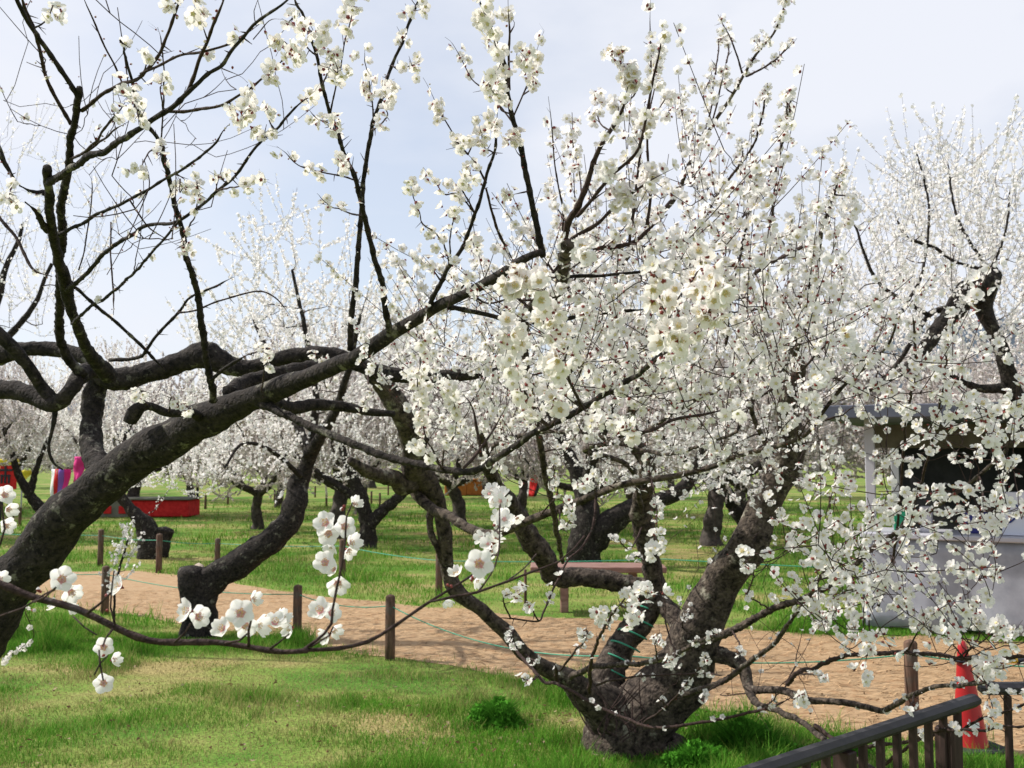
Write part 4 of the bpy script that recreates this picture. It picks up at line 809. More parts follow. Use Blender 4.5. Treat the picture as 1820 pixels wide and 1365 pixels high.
for q in [(110, 1030, 48, 0, .2, .2), (126, 1052, 40, 4, .5, -.5), (100, 1076, 26, 3, -1.1, .3), (124, 1080, 24, 3, 1.0, -.2), (214, 1043, 38, 1, -.9, .3), (184, 1150, 37, 0, .1, .0), (200, 1173, 28, 3, 1.25, .2), (184, 1214, 37, 4, 0, -.1), (336, 1086, 46, 1, -.9, .1), (352, 1096, 44, 4, .6, 0), (428, 1090, 52, 0, -.1, .1), (436, 1112, 44, 2, .3, -.5), (396, 1118, 40, 1, -.5, .4), (449, 1066, 30, 3, 1.0, .3), (456, 1112, 42, 3, 1.2, 0), (488, 1108, 40, 1, .2, 1.0), (500, 1100, 32, 3, .9, .8), (518, 1116, 32, 3, -.8, -.2),
          (570, 1086, 44, 1, -.4, .5), (588, 1090, 38, 4, .6, .3), (584, 1128, 32, 3, -.9, -.3), (592, 1120, 30, 3, .8, -.3), (579, 930, 44, 0, -.4, .3), (584, 948, 42, 4, -.1, -.2), (612, 936, 42, 2, .3, .1), (630, 898, 28, 3, .6, .8), (622, 966, 36, 3, .9, .4), (590, 968, 30, 3, -.4, -.9), (578, 1000, 42, 4, -.2, .2), (618, 978, 34, 1, .7, -.6), (600, 1036, 44, 1, .1, -.6), (594, 1012, 30, 3, -.6, .2),
          (852, 1002, 54, 0, .05, .1), (812, 1022, 30, 3, -.4, 1.0), (845, 1030, 28, 3, .8, -.6), (795, 1066, 24, 3, .2, -1.0), (862, 985, 26, 3, .9, .6), (8, 880, 36, 4, .5, .2), (14, 905, 30, 3, .9, -.2), (10, 935, 32, 1, .8, 0), (-2, 1030, 30, 3, .8, .3)]: nb(*q)
for x, y in ((796, 1040), (802, 1042), (838, 1030), (841, 1026), (72, 1052), (190, 1058), (608, 905), (612, 900), (60, 1085), (184, 1165), (68, 1048), (190, 1085)): N_.buds.append((P(x, y, 1.0), nrm(rng.normal(size=3) + [0, 0, 1]), .011))
N_.br(line(1.0, 1.0, [(-60, 860), (-20, 880), (5, 900), (10, 940), (-10, 990), (-40, 1030)], 4, 4))
N_.strip([(889, 950), (886, 935), (892, 905), (880, 880)], 13, 27, wd=2); N_.strip([(886, 985), (870, 985), (875, 965)], 6, 27)
N_.finish()

# ---------------------------------------------------------------- M: the big forked tree at the bottom
M_ = Tree('large gnarled forked plum tree with its squat base at the bottom centre-right', G(1120, 1310), bark=BARKG, fd=.029); M_.jump = 1.6; M_.mult = 1.6
M_.br([(1128, 1345, 190, 5.5), (1122, 1300, 150, 5.5), (1128, 1262, 140, 5.5), (1170, 1225, 115, 5.5), (1205, 1180, 92, 5.45), (1240, 1115, 74, 5.35), (1280, 1040, 66, 5.3), (1320, 970, 62, 5.2), (1370, 905, 58, 5.15), (1402, 845, 54, 5.1), (1412, 780, 46, 5.0), (1405, 720, 36, 4.9), (1420, 660, 28, 4.8), (1440, 600, 20, 4.6)], 'trunk', sides=28, rough=.42)
M_.br([(1120, 1290, 110, 5.45), (1080, 1262, 80, 5.4), (1040, 1238, 56, 5.35), (1005, 1210, 34, 5.2), (960, 1178, 26, 5.1), (915, 1140, 26, 5.0), (860, 1092, 24, 4.95), (812, 1060, 26, 4.9), (793, 1020, 26, 4.9), (788, 950, 27, 4.85), (775, 890, 27, 4.8), (757, 855, 36, 4.75), (735, 835, 44, 4.7), (728, 790, 40, 4.6), (705, 735, 40, 4.5), (680, 690, 38, 4.45), (655, 655, 34, 4.4)], 'trunk', sides=20, rough=.4)
M_.br([(1075, 1240, 60, 5.5), (1085, 1190, 54, 5.6), (1108, 1140, 50, 5.7), (1138, 1105, 46, 5.75), (1162, 1055, 38, 5.75), (1158, 1000, 36, 5.7), (1145, 940, 40, 5.6), (1140, 890, 36, 5.5), (1150, 830, 28, 5.3), (1120, 760, 20, 5.2), (1130, 690, 14, 5.0)])
M_.br([(1215, 1160, 40, 5.5), (1205, 1110, 34, 5.6), (1185, 1080, 32, 5.7), (1150, 1052, 34, 5.75), (1095, 1035, 34, 5.8), (1040, 1025, 34, 5.8), (985, 1022, 34, 5.8), (965, 990, 40, 5.7), (935, 945, 38, 5.6), (912, 900, 34, 5.5), (885, 862, 28, 5.3), (862, 815, 20, 5.1), (850, 770, 14, 4.9)])
M_.br([(1235, 1155, 40, 5.4), (1290, 1168, 28, 5.3), (1320, 1185, 24, 5.2), (1332, 1225, 18, 5.1), (1345, 1252, 12, 4.8), (1390, 1268, 11, 4.4), (1430, 1288, 10, 4.0), (1475, 1325, 10, 3.6), (1560, 1375, 10, 3.2), (1620, 1410, 9, 3.0)])
M_.br([(740, 850, 40, 4.75), (715, 862, 34, 4.7), (700, 850, 30, 4.65), (660, 838, 22, 4.5), (620, 815, 14, 4.4)])
M_.br([(765, 895, 12, 4.85), (764, 940, 12, 4.85), (775, 970, 11, 4.85), (788, 1010, 8, 4.9), (792, 1045, 6, 4.9)])
for d0, d1, pts, w0, w1 in [
    (4.8, 2.5, [(735, 872), (770, 905), (800, 918), (838, 942), (880, 948), (930, 928), (992, 906), (1060, 880), (1114, 862), (1200, 846), (1260, 830), (1319, 808), (1421, 780), (1459, 743), (1507, 682), (1568, 624), (1590, 585), (1596, 560)], 20, 3),
    (5.0, 3.4, [(1245, 1145), (1302, 1121), (1370, 1084), (1418, 1067), (1472, 1043), (1517, 1005), (1554, 972), (1600, 940), (1660, 905), (1720, 860), (1790, 800)], 14, 6), (5.0, 3.4, [(1215, 1235), (1282, 1213), (1336, 1172), (1375, 1145), (1400, 1110), (1425, 1075), (1450, 1040), (1480, 990)], 11, 4),
    (4.6, 2.6, [(1400, 1215), (1418, 1195), (1450, 1185), (1490, 1169), (1550, 1162), (1609, 1160), (1660, 1163), (1711, 1172), (1770, 1172), (1840, 1166)], 8, 7), (5.1, 2.5, [(1335, 1225), (1390, 1228), (1445, 1246), (1507, 1249), (1565, 1262), (1600, 1248), (1626, 1233), (1665, 1222), (1704, 1217), (1750, 1214)], 14, 6),
    (4.4, 2.3, [(1480, 1330), (1450, 1290), (1500, 1320), (1600, 1322), (1660, 1300), (1740, 1298), (1840, 1285)], 8, 4), (3.6, 2.6, [(1560, 1368), (1600, 1340), (1640, 1312), (1700, 1300), (1750, 1275), (1800, 1262), (1840, 1240)], 6, 4),
    (4.9, 3.0, [(1015, 1203), (1060, 1186), (1145, 1178), (1200, 1164), (1240, 1140), (1280, 1128)], 10, 6), (4.6, 3.6, [(905, 1135), (925, 1165), (946, 1188), (966, 1211), (992, 1216), (1043, 1246), (1104, 1275), (1152, 1292), (1200, 1290), (1316, 1272), (1360, 1262), (1404, 1241)], 6, 5),
    (4.7, 4.5, [(992, 1216), (989, 1195), (985, 1180)], 8, 6), (4.6, 3.0, [(1048, 1230), (1050, 1180), (1062, 1140), (1078, 1110), (1100, 1075)], 7, 4), (4.6, 3.4, [(995, 1192), (1020, 1160), (1038, 1140), (1045, 1120)], 4, 3), (4.4, 3.6, [(1060, 1218), (1100, 1206), (1160, 1200), (1250, 1198), (1290, 1200)], 4, 3),
    (5.0, 3.2, [(1145, 1284), (1185, 1255), (1220, 1215), (1250, 1180), (1255, 1165)], 4, 3), (3.1, 2.6, [(1060, 880), (1055, 930), (1036, 968), (1009, 999), (985, 1043), (968, 1084), (958, 1103), (920, 1101), (868, 1097)], 5, 2.5),
    (5.4, 3.0, [(1150, 830), (1110, 780), (1060, 740), (1000, 690), (1022, 648), (1061, 572), (1094, 490), (1150, 410), (1200, 351), (1220, 303), (1251, 245), (1302, 167), (1326, 126), (1350, 89), (1380, 55), (1398, 0)], 14, 3),
    (3.5, 3.0, [(1200, 351), (1150, 400), (1160, 340)], 6, 3), (3.1, 3.0, [(1326, 136), (1370, 112), (1390, 95), (1415, 68)], 3.5, 2.5), (3.1, 3.0, [(1319, 130), (1310, 100), (1299, 68), (1278, 24)], 3.5, 2.2), (3.2, 3.1, [(1265, 220), (1280, 160), (1290, 110)], 3.5, 2.5), (3.3, 3.1, [(1240, 265), (1262, 200), (1268, 150), (1270, 130)], 3.5, 2.5),
    (4.2, 3.1, [(1180, 600), (1220, 480), (1272, 354), (1302, 310), (1346, 245), (1360, 177), (1365, 146)], 6, 3), (4.4, 2.6, [(1290, 620), (1300, 530), (1316, 450), (1330, 380), (1350, 307)], 6, 4), (4.6, 2.8, [(1350, 500), (1370, 400), (1381, 300), (1401, 211), (1404, 160)], 6, 3),
    (4.9, 2.6, [(1320, 560), (1340, 490), (1411, 446), (1452, 422), (1469, 378), (1492, 308)], 8, 4), (5.1, 3.2, [(1405, 760), (1370, 800), (1336, 716), (1391, 658), (1435, 580), (1452, 484), (1457, 440), (1470, 380)], 10, 4), (3.7, 3.2, [(1345, 708), (1418, 661), (1460, 620), (1490, 586)], 5, 4), (3.6, 3.5, [(1394, 569), (1420, 530), (1445, 494)], 6, 5),
    (5.2, 2.9, [(1140, 900), (1120, 830), (1040, 800), (1080, 790), (1140, 770), (1200, 731), (1251, 705), (1302, 675), (1353, 624)], 10, 5), (5.5, 3.2, [(860, 820), (880, 790), (950, 770), (1040, 770), (1140, 800), (1200, 806), (1312, 767)], 9, 5),
    (4.8, 2.4, [(1560, 1080), (1590, 980), (1609, 757), (1626, 661), (1624, 559)], 5, 4), (4.4, 2.5, [(1600, 940), (1640, 850), (1672, 709), (1687, 596)], 5, 3.5), (4.5, 2.0, [(1000, 1000), (985, 920), (930, 600), (990, 520), (1006, 430)], 6, 22), (2.3, 2.0, [(1003, 425), (1012, 395), (1030, 363), (1062, 280), (1085, 230), (1108, 185), (1114, 155)], 13, 5),
    (2.2, 1.95, [(1025, 385), (1060, 345), (1094, 307), (1134, 262), (1150, 190), (1162, 130), (1173, 76), (1178, 43)], 7, 3), (2.25, 2.1, [(1015, 425), (1061, 396), (1091, 369), (1150, 326), (1200, 300)], 8, 3), (2.3, 2.2, [(1119, 432), (1128, 340), (1134, 287), (1140, 210)], 6, 3), (2.35, 2.25, [(1150, 400), (1156, 330), (1152, 240), (1157, 120), (1155, 0)], 6, 2.4),
    (2.4, 2.4, [(1006, 428), (1060, 440), (1119, 432), (1160, 400), (1185, 380)], 10, 6), (2.4, 2.3, [(1000, 410), (1000, 370), (990, 310), (975, 170)], 4, 2.2)]:
    p_ = M_.br(line(d0, d1, pts, w0, w1)); L_ = np.sum(np.linalg.norm(np.diff(p_[:, :3], axis=0), axis=1)); up_ = pts[-1][1] < 620; M_.flowers_along(p_[int(len(p_) * (.45 if up_ else .3)):, :3], int(L_ / (.045 if up_ else .11)), .003, .3, .25)
for st_, n, size in [
    ([(1108, 185), (1130, 160), (1115, 130), (1100, 100), (1085, 88)], 22, 26), ([(1085, 230), (1065, 215), (1060, 190), (1062, 165)], 10, 22), ([(1090, 225), (1100, 195), (1095, 180)], 5, 22), ([(1150, 230), (1160, 170), (1165, 130), (1172, 80)], 20, 20), ([(1134, 262), (1140, 240), (1155, 200)], 10, 24), ([(1140, 250), (1175, 190), (1188, 175), (1190, 215)], 9, 22),
    ([(1040, 350), (1030, 310), (1020, 270), (1012, 215)], 12, 20), ([(1062, 290), (1080, 310), (1085, 300)], 9, 28), ([(1050, 370), (1075, 340), (1100, 330), (1112, 345)], 10, 24), ([(1091, 369), (1100, 360), (1110, 355)], 6, 24), ([(1020, 400), (1000, 385), (985, 360), (975, 330)], 8, 20), ([(1012, 420), (1035, 435), (1040, 455)], 12, 30), ([(1119, 432), (1160, 440), (1190, 425), (1200, 440)], 12, 28), 
    ([(1134, 287), (1150, 300), (1165, 310)], 9, 24), ([(1128, 340), (1145, 330), (1152, 345)], 8, 24), ([(1270, 130), (1278, 80), (1280, 60)], 6, 14), ([(1299, 110), (1296, 90), (1290, 60), (1280, 26)], 12, 13), ([(1302, 167), (1290, 155), (1285, 120)], 12, 15), ([(1326, 136), (1360, 118), (1385, 98), (1412, 70)], 9, 11), ([(1350, 89), (1350, 75), (1352, 62)], 5, 11), ([(1262, 200), (1250, 170), (1262, 140), (1265, 120)], 9, 14),
    ([(1230, 280), (1225, 240), (1210, 190), (1215, 160)], 15, 18), ([(1225, 295), (1240, 260), (1255, 255)], 9, 20), ([(1251, 245), (1230, 230), (1222, 200)], 12, 18), ([(1401, 211), (1398, 180), (1400, 160)], 8, 22), ([(1392, 255), (1385, 240), (1392, 210)], 6, 26), ([(1385, 290), (1372, 300), (1368, 320), (1350, 340)], 12, 28), ([(1350, 320), (1338, 340), (1345, 310)], 10, 26), ([(1330, 380), (1312, 390), (1290, 375), (1295, 395)], 12, 30), ([(1316, 450), (1300, 440), (1285, 425), (1270, 400)], 12, 30),
    ([(1302, 310), (1318, 285), (1320, 260), (1318, 245)], 7, 18), ([(1302, 305), (1330, 292), (1345, 290)], 5, 16), ([(1272, 354), (1255, 330), (1240, 310)], 9, 18), ([(1492, 308), (1500, 300)], 4, 20), ([(1480, 345), (1510, 350), (1512, 380), (1500, 400)], 12, 20), ([(1469, 378), (1475, 395), (1480, 420)], 6, 18), ([(1411, 446), (1400, 420), (1412, 385)], 10, 22), ([(1400, 450), (1390, 430), (1375, 440)], 8, 24),
    ([(1568, 624), (1530, 640), (1510, 610), (1500, 600)], 16, 34), ([(1507, 682), (1480, 670), (1460, 660), (1450, 690)], 14, 34), ([(1459, 743), (1450, 700), (1440, 720)], 8, 30), ([(1421, 780), (1410, 745), (1385, 770)], 6, 26), ([(1319, 808), (1290, 800), (1270, 800)], 4, 32), ([(1421, 780), (1440, 740), (1460, 710)], 5, 26),
    ([(992, 906), (1000, 940), (1015, 915), (1000, 890)], 9, 26), ([(930, 928), (895, 920), (885, 935), (885, 900)], 12, 30), ([(960, 920), (990, 880), (985, 850), (985, 820)], 10, 26), ([(1060, 880), (1050, 850), (1035, 860), (1060, 840)], 8, 28), ([(1160, 855), (1165, 890), (1168, 920), (1165, 960), (1160, 985)], 24, 26), ([(1160, 1000), (1140, 990), (1120, 990)], 9, 26), ([(1150, 930), (1120, 975), (1100, 960), (1085, 955)], 9, 26),
    ([(905, 1098), (895, 1065), (915, 1055), (925, 1050)], 7, 24), ([(957, 1102), (942, 1080), (938, 1075)], 4, 26), ([(890, 1115), (910, 1120), (905, 1140), (925, 1150)], 16, 24), ([(930, 1160), (945, 1172), (955, 1175)], 4, 22), ([(945, 1210), (925, 1205)], 3, 26), ([(1078, 1110), (1070, 1100), (1062, 1090)], 10, 30), ([(1100, 1075), (1115, 1060), (1140, 1050), (1160, 1060)], 16, 30), ([(1100, 1075), (1135, 1085), (1120, 1100)], 11, 28), ([(1045, 1120), (1035, 1135)], 3, 26),
    ([(1170, 1178), (1165, 1150), (1172, 1120)], 5, 24), ([(1200, 1164), (1195, 1180), (1188, 1170)], 6, 26), ([(1200, 1130), (1215, 1100), (1230, 1090)], 8, 22), ([(1185, 1255), (1165, 1235)], 3, 26), ([(1290, 1212), (1255, 1230), (1250, 1245)], 6, 20), ([(1302, 1121), (1320, 1155), (1310, 1160)], 4, 28), ([(1404, 1241), (1425, 1245), (1428, 1240)], 5, 28), ([(1418, 1200), (1455, 1200), (1465, 1205)], 6, 28), ([(1360, 1262), (1390, 1225)], 3, 24),
    ([(1370, 1084), (1330, 1060), (1328, 1055)], 4, 28), ([(1340, 1020), (1325, 1000), (1330, 995)], 5, 28), ([(1418, 1067), (1445, 1100), (1465, 1105), (1475, 1075)], 16, 24), ([(1517, 1005), (1505, 1060), (1520, 1100), (1512, 1150)], 24, 22), ([(1472, 1043), (1490, 1080), (1450, 1120)], 14, 20), ([(1554, 972), (1590, 995), (1570, 1020), (1540, 1040)], 14, 24), ([(1550, 1162), (1545, 1100), (1560, 1060), (1580, 1010)], 12, 18),
    ([(1609, 1160), (1640, 1110), (1660, 1090), (1690, 1070)], 12, 22), ([(1711, 1172), (1740, 1130), (1735, 1080), (1760, 1060)], 18, 22), ([(1711, 1172), (1690, 1140), (1680, 1130)], 5, 24), ([(1700, 1175), (1760, 1130), (1780, 1110)], 14, 24), ([(1750, 1214), (1760, 1240), (1770, 1280)], 10, 24), ([(1750, 1214), (1745, 1190), (1755, 1165)], 12, 24), ([(1704, 1217), (1765, 1200), (1780, 1180)], 10, 22), ([(1626, 1233), (1616, 1265)], 2, 26)]:
    M_.strip(st_, n, size, face=.4)
# the fan of flowering wood through the middle and the right
M_.grow(env([(1020, 380), (1110, 230), (1230, 300), (1300, 240), (1340, 330), (1420, 380), (1440, 430), (1000, 430)], 2.2, 3.6, 22), shoot=(.12, .3), nfl=(9, 17), up=.9, maxlen=1.0, dirw=.35)
M_.grow(env([(1000, 430), (1440, 430), (1530, 560), (1500, 700), (1350, 760), (1180, 720), (1000, 700), (900, 640), (880, 540)], 2.1, 4.8, 235, pw=1.2), shoot=(.12, .34), nfl=(11, 21), up=.7, maxlen=1.7)
M_.grow(env([(720, 560), (900, 480), (1100, 520), (1100, 800), (900, 830), (780, 800), (700, 700)], 2.4, 5.0, 130), shoot=(.12, .35), nfl=(10, 20), up=.55, maxlen=1.7)
M_.grow(env([(1480, 720), (1560, 560), (1700, 640), (1820, 760), (1840, 1000), (1700, 960), (1560, 1010), (1480, 1090), (1380, 1000), (1440, 850)], 1.95, 3.4, 62), shoot=(.12, .3), nfl=(11, 20), up=.35, maxlen=2.0)
M_.grow(env([(1420, 1010), (1640, 980), (1830, 1000), (1830, 1230), (1740, 1240), (1620, 1130), (1450, 1150)], 2.0, 3.2, 40), shoot=(.1, .24), nfl=(9, 16), up=.2, maxlen=1.6)
M_.grow(env([(1150, 720), (1450, 760), (1400, 900), (1250, 900), (1050, 860)], 3.2, 5.2, 80), shoot=(.12, .3), nfl=(7, 15), maxlen=1.0)
M_.grow(env([(1180, 900), (1500, 1000), (1480, 1230), (1250, 1300), (1150, 1200)], 3.6, 5.2, 22), shoot=(.1, .25), nfl=(2, 4), maxlen=.8, up=.3)
# dry suckers at its foot
for k in range(16):
    x, y = random.uniform(1050, 1150), random.uniform(1280, 1325); M_.br([(x, y, 3, 5.1), (x + random.uniform(-30, 30), y - random.uniform(20, 50), 2.4, 5.15), (x + random.uniform(-60, 60), y - random.uniform(50, 110), 1.6, 5.2)], nodes=False)
M_.finish(heroes=100, hd=3.2)

# green binding round the forked tree's limb
A = Acc(); c0, c1 = P(1082, 1198, 5.6), P(1150, 1085, 5.72); ax = nrm(c1 - c0); u = nrm(np.cross(ax, [0, 1, .2])); v_ = np.cross(ax, u); L_ = np.linalg.norm(c1 - c0); q = []
for i in range(150): t = i / 149; a = t * 5.2 * 6.283; q.append(c0 + ax * L_ * t + (u * math.cos(a) + v_ * math.sin(a)) * (.092 - .018 * t))
tube(A, q, np.full(150, .005), 6); A.build('green_binding', ROPE, label='green cord wound round the upright limb of the forked plum tree', category='rope')

# ---------------------------------------------------------------- middle-distance trees traced by their trunks
def ell(c, r, n):
    p = nrm(rng.normal(size=(n, 3))) * (rng.random((n, 1)) ** .4); p = p * r + c; return p[p[:, 2] > .7]
def mid(label, base, limbs, crowns, fd=.033, bark=None, nfl=(15, 27), dense_=1.0, maxlen=2.2):
    T = Tree(label, G(*base), bark=bark or BARK, fd=fd); d = proj(G(*base))[2]
    for L in limbs: T.br([(x, y, w_, d + dz) for x, y, w_, dz in L], 'trunk' if L is limbs[0] else 'branch')
    for poly, dn, df, n in crowns: T.grow(env(poly, d + dn, d + df, int(n * dense_), zmin=.8), shoot=(.2, .6), nfl=nfl, r0=.005, up=.8, maxlen=maxlen, bud=.03)
    T.finish(lods=(1, 3, 6)); return T
mid('plum tree with a sawn stump at its foot and an S-shaped leaning trunk', (360, 1132),
    [[(352, 1150, 66, 0), (354, 1120, 60, 0), (356, 1080, 60, 0), (366, 1048, 62, 0), (395, 1022, 52, 0), (440, 990, 48, 0), (480, 965, 46, 0), (508, 935, 44, 0), (518, 900, 40, 0), (528, 860, 36, .1), (545, 825, 28, .1), (556, 790, 24, 0)],
     [(352, 1090, 52, -.05), (346, 1050, 50, -.05), (344, 1022, 48, -.05), (345, 1010, 44, -.05)],
     [(556, 800, 22, 0), (590, 740, 16, -.3), (620, 660, 12, -.6), (640, 560, 8, -.8)], [(550, 810, 20, 0), (520, 740, 14, .3), (480, 640, 10, .6), (450, 560, 7, .8)], [(553, 800, 18, 0), (560, 700, 12, 0), (540, 580, 8, 0), (520, 480, 5, 0)],
     [(535, 845, 10, 0), (480, 800, 7, -.5), (430, 790, 6, -.8), (400, 830, 4, -1.0)]],
    [([(380, 480), (450, 420), (520, 380), (600, 430), (660, 520), (700, 560), (420, 560)], -1.2, 1.8, 40), ([(340, 560), (500, 540), (760, 560), (760, 700), (600, 760), (450, 780), (330, 660)], -1.2, 1.8, 170), ([(280, 780), (450, 740), (560, 800), (480, 860), (300, 860)], -1.2, 1.5, 60)])
mid('plum tree with a thick V-forked trunk behind the bench', (1038, 1005),
    [[(1040, 1015, 62, 0), (1038, 980, 56, 0), (1040, 940, 50, 0), (1040, 900, 40, .1), (1030, 850, 30, .2), (1000, 790, 22, .3), (960, 700, 14, .4)], [(1048, 975, 44, 0), (1072, 940, 42, 0), (1110, 915, 38, 0), (1160, 895, 30, 0), (1220, 860, 22, 0), (1260, 780, 14, 0)],
     [(1035, 890, 26, 0), (1060, 800, 18, -.5), (1100, 700, 12, -.8)]],
    [([(820, 620), (900, 520), (1050, 470), (1250, 500), (1380, 620), (1370, 800), (1250, 860), (1000, 850), (850, 800)], -2.0, 2.5, 420)])
mid('dark plum tree with a crooked side limb on the far lawn, left of the centre', (655, 975),
    [[(655, 982, 34, 0), (654, 950, 30, 0), (652, 920, 26, 0), (640, 880, 24, 0), (625, 840, 18, 0), (600, 780, 12, 0)], [(658, 935, 22, 0), (680, 905, 20, 0), (712, 880, 18, 0), (735, 840, 14, 0), (760, 780, 10, 0)], [(642, 890, 16, 0), (600, 862, 12, 0), (560, 835, 8, 0)]],
    [([(480, 640), (600, 560), (760, 560), (860, 640), (860, 800), (740, 850), (560, 850), (480, 780)], -2.0, 2.5, 420)])
mid('cut dark stump tree with one leaning stem on the far lawn behind the posts', (272, 992),
    [[(272, 1000, 46, 0), (270, 970, 44, 0), (262, 940, 36, 0), (240, 912, 22, 0), (218, 886, 16, 0), (205, 850, 12, 0), (220, 780, 9, 0), (250, 720, 6, 0)], [(280, 985, 34, 0), (288, 962, 30, 0), (294, 942, 32, 0)], [(215, 880, 10, 0), (180, 800, 8, 0), (150, 740, 6, 0)]],
    [([(60, 700), (200, 640), (400, 680), (440, 800), (380, 880), (240, 880), (200, 830), (150, 790), (80, 780)], -2.0, 2.5, 300)])
mid('slim dark Y-shaped plum tree at the far left behind the leaning trunk', (92, 948),
    [[(92, 955, 24, 0), (78, 915, 20, 0), (55, 885, 18, 0), (36, 850, 13, 0), (24, 810, 10, 0), (5, 760, 7, 0)], [(50, 885, 16, 0), (58, 855, 12, 0), (66, 830, 9, 0), (90, 770, 6, 0)]],
    [([(-120, 680), (0, 640), (160, 700), (160, 810), (60, 830), (-100, 830)], -2.0, 2.0, 170)])
mid('airy plum tree at the left edge with bare upright shoots against the sky', (-560, 1125),
    [[(-560, 1135, 64, 0), (-545, 1050, 60, 0), (-440, 940, 52, 0), (-300, 820, 46, 0), (-150, 700, 30, .2), (-30, 600, 18, .3), (10, 480, 10, .3), (40, 400, 6, .3)], [(-240, 770, 30, 0), (-60, 660, 18, .4), (50, 560, 10, .5), (90, 470, 6, .5)], [(-400, 910, 30, 0), (-360, 700, 20, 0), (-260, 500, 12, 0), (-120, 330, 6, 0)]],
    [([(-60, 260), (30, 220), (110, 240), (150, 330), (200, 420), (150, 560), (60, 620), (-80, 640)], -1.2, 1.4, 95)], nfl=(6, 13), fd=.027)
mid('tall plum tree at the right edge with a thick sawn limb against the sky', (1960, 1215),
    [[(1960, 1225, 90, 0), (1940, 1100, 80, 0), (1900, 950, 58, 0), (1850, 800, 42, 0), (1806, 700, 32, 0), (1778, 620, 26, 0), (1755, 560, 28, 0), (1748, 515, 40, 0), (1764, 478, 34, 0)], [(1762, 486, 40, 0), (1740, 505, 46, -.05), (1712, 530, 42, -.1), (1690, 562, 32, -.15), (1665, 592, 28, -.2), (1640, 625, 22, -.3), (1600, 660, 14, -.4), (1540, 690, 9, -.5)],
     [(1758, 482, 6, 0), (1700, 466, 5, 0), (1660, 440, 6, 0), (1610, 420, 5, 0), (1590, 380, 4, 0)], [(1755, 480, 6, 0), (1725, 430, 5, 0), (1700, 380, 4, 0), (1690, 330, 4, 0), (1685, 285, 3, 0)], [(1760, 480, 5, 0), (1785, 420, 4, 0), (1795, 330, 3, 0)], [(1700, 545, 16, 0), (1650, 560, 10, 0), (1600, 640, 8, 0), (1540, 700, 6, 0)], [(1800, 690, 20, 0), (1740, 690, 14, 0), (1680, 660, 8, 0)],
     [(1600, 560, 6, 0), (1640, 480, 5, 0), (1650, 360, 4, 0), (1625, 260, 3, 0)], [(1650, 560, 8, 0), (1560, 500, 6, 0), (1520, 400, 4, 0)]],
    [([(1440, 520), (1500, 340), (1560, 380), (1620, 290), (1680, 300), (1760, 340), (1850, 260), (1900, 500), (1880, 700), (1700, 690), (1560, 700), (1450, 660)], .0, 2.4, 330), ([(1560, 480), (1620, 380), (1600, 640), (1500, 660)], -1.0, 0, 25), ([(1600, 300), (1820, 300), (1820, 470), (1600, 460)], -.6, .2, 60), ([(1640, 470), (1800, 460), (1820, 640), (1600, 680)], -.9, -.1, 26)], nfl=(12, 23), fd=.030)
mid('plum tree with a pale bent trunk in the gap just left of the ticket tent', (1335, 945),
    [[(1335, 955, 34, 0), (1325, 925, 30, 0), (1290, 880, 26, 0), (1262, 850, 22, 0), (1250, 800, 16, 0)], [(1325, 920, 22, 0), (1345, 880, 18, 0), (1370, 840, 14, 0), (1400, 760, 8, 0)]],
    [([(1180, 620), (1300, 540), (1500, 520), (1600, 600), (1560, 760), (1500, 830), (1300, 850), (1180, 800)], -2.0, 2.5, 380)])
c_ = Acc(); pc = P(345, 1022, 8.9); tube(c_, [pc, pc + [-.012, -.012, .014]], [.115, .11], 20, .12); sroot = [o for o in COL.objects if o.get('label', '').startswith('plum tree with a sawn stump')][0]; c_.build('cut_face', CUT, sroot)
sap = Tree('small young plum sprig full of tiny white flowers in front of the path posts', G(205, 1108), group=None, fd=.03)
sap.br([(203, 1110, 4, 8.9), (204, 1050, 4, 8.9), (215, 1000, 4, 8.9), (232, 945, 2, 8.9)]); sap.grow(env([(185, 1050), (190, 1000), (225, 935), (242, 960), (235, 1010), (215, 1060)], 8.7, 9.1, 26), shoot=(.08, .2), nfl=(14, 24), maxlen=.6); sap.finish()

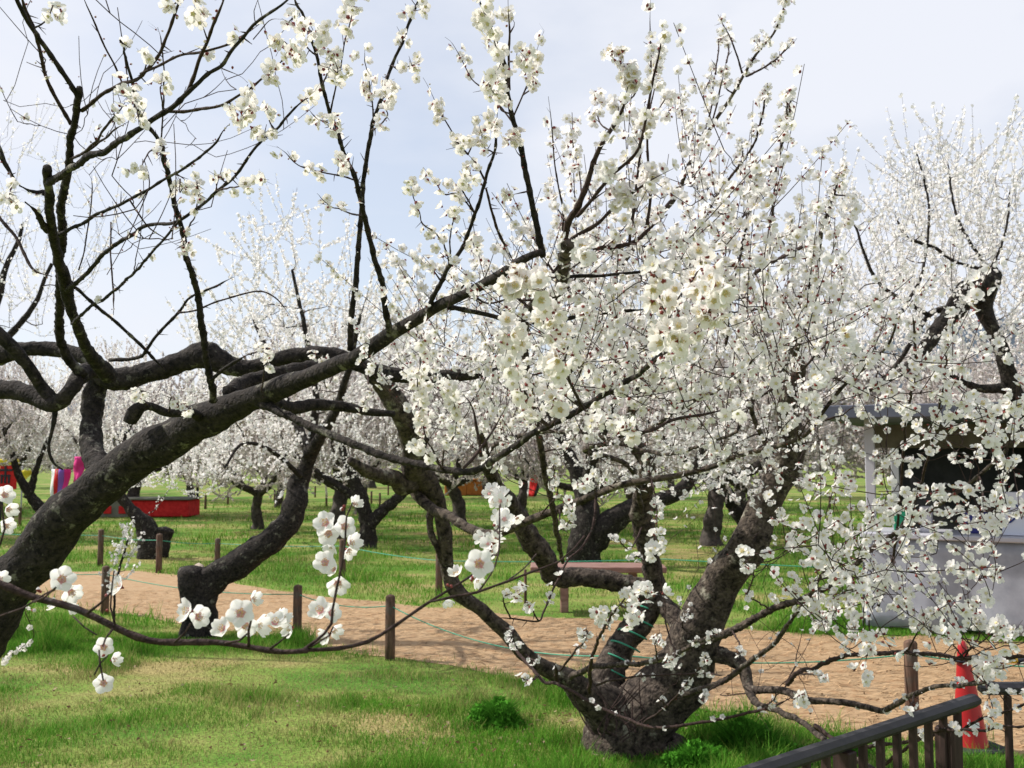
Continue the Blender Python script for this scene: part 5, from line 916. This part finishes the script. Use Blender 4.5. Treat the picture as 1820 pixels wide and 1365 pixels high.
# ---------------------------------------------------------------- far trees
def far_tree(seed):
    random.seed(seed); T = Tree('x', (0, 0, 0), group='distant plum trees of the orchard', bark=BARKF, fd=.042)
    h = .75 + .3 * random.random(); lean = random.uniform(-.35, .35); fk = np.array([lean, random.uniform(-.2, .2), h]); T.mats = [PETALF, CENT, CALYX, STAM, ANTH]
    T.raw([[0, 0, -.1, .21], [0, 0, .12, .16], [lean * .4, .02, h * .5, .14], [*fk, .12]], 'trunk', sides=12)
    for k in range(4):
        a = k * 1.57 + random.uniform(-.4, .4); r = random.uniform(.8, 1.5); z = random.uniform(1.5, 2.2); e = fk + [math.cos(a) * r, math.sin(a) * r, z - h]
        m_ = fk + [math.cos(a) * r * .55 + random.uniform(-.2, .2), math.sin(a) * r * .55, (z - h) * .35]; T.raw([[*fk, .1], [*m_, .07], [*e, .035], [*(e + [math.cos(a) * .5, math.sin(a) * .5, .6]), .015]], sides=8)
    T.grow(ell(np.array([lean, 0, 2.15]), np.array([2.5, 2.2, 1.45]), 420), up=.8, shoot=(.25, .7), nfl=(26, 44), r0=.006, maxlen=2.4, bud=0, spurs=2); 
    rr = T.root; T.finish(lods=(0, 0, 0), twsides=3, twmat=BARKF); return rr
protos = [far_tree(s) for s in (11, 22, 33, 44)]
def copy_tree(o, loc, rz_, sc, label):
    r = o.copy(); COL.objects.link(r); r.location = loc; r.rotation_euler = (0, 0, rz_); r.scale = (sc,) * 3; r['label'] = label
    for ch in o.children:
        c = ch.copy(); COL.objects.link(c); c.parent = r
    return r
spots = [(-11.6, 20), (-10.2, 27), (-5.6, 22), (-3.4, 19.5), (-1.2, 23), (1.6, 20.5), (3.6, 18), (5.4, 22), (7.8, 17.5), (10.6, 16), (13.5, 19.5), (9.3, 23), (-15.5, 27), (-7.2, 31), (-4.2, 27.5), (.3, 29), (3.2, 26.5), (6.8, 30), (12, 27), (17, 26), (-16, 31), (-11.5, 36), (-5.5, 37), (-1, 39), (4.5, 38), (9.8, 38), (16, 37), (-19, 42), (21, 40), (-24, 50), (-15, 52), (-7, 50), (1, 53), (8, 50), (15, 52), (24, 54)]
WORDS = ['leftmost of the distant plum trees in the near row', 'distant plum tree rising behind the red-draped stall', 'distant plum tree between the red-draped stall and the S-shaped leaning trunk', 'distant plum tree right of the S-shaped leaning trunk', 'distant plum tree showing between the drooping dark limb and the crooked tree',
         'distant plum tree just right of the orange-brown stall', 'distant plum tree filling the gap right of the V-forked trunk', 'distant plum tree behind the pale bent trunk', 'distant plum tree rising behind the left part of the ticket tent', 'distant plum tree rising behind the middle of the ticket tent', 'distant plum tree rising behind the right end of the ticket tent', 'smaller distant plum tree behind the canopy of the ticket tent']
for k, (x, y) in enumerate(spots):
    lab = WORDS[k] if k < len(WORDS) else 'plum tree merging into the far white band of blossom across the back of the orchard'
    sc = 1.0 + .18 * math.sin(k * 2.3) + (.12 if y > 35 else 0); rz_ = k * 2.1
    if k < 4: o = protos[k]; o.location = (x, y, 0); o.rotation_euler = (0, 0, rz_); o.scale = (sc,) * 3; o['label'] = lab
    else: copy_tree(protos[k % 4], (x, y, 0), rz_, sc, lab)
    # parts were built round the origin, so they follow the tree
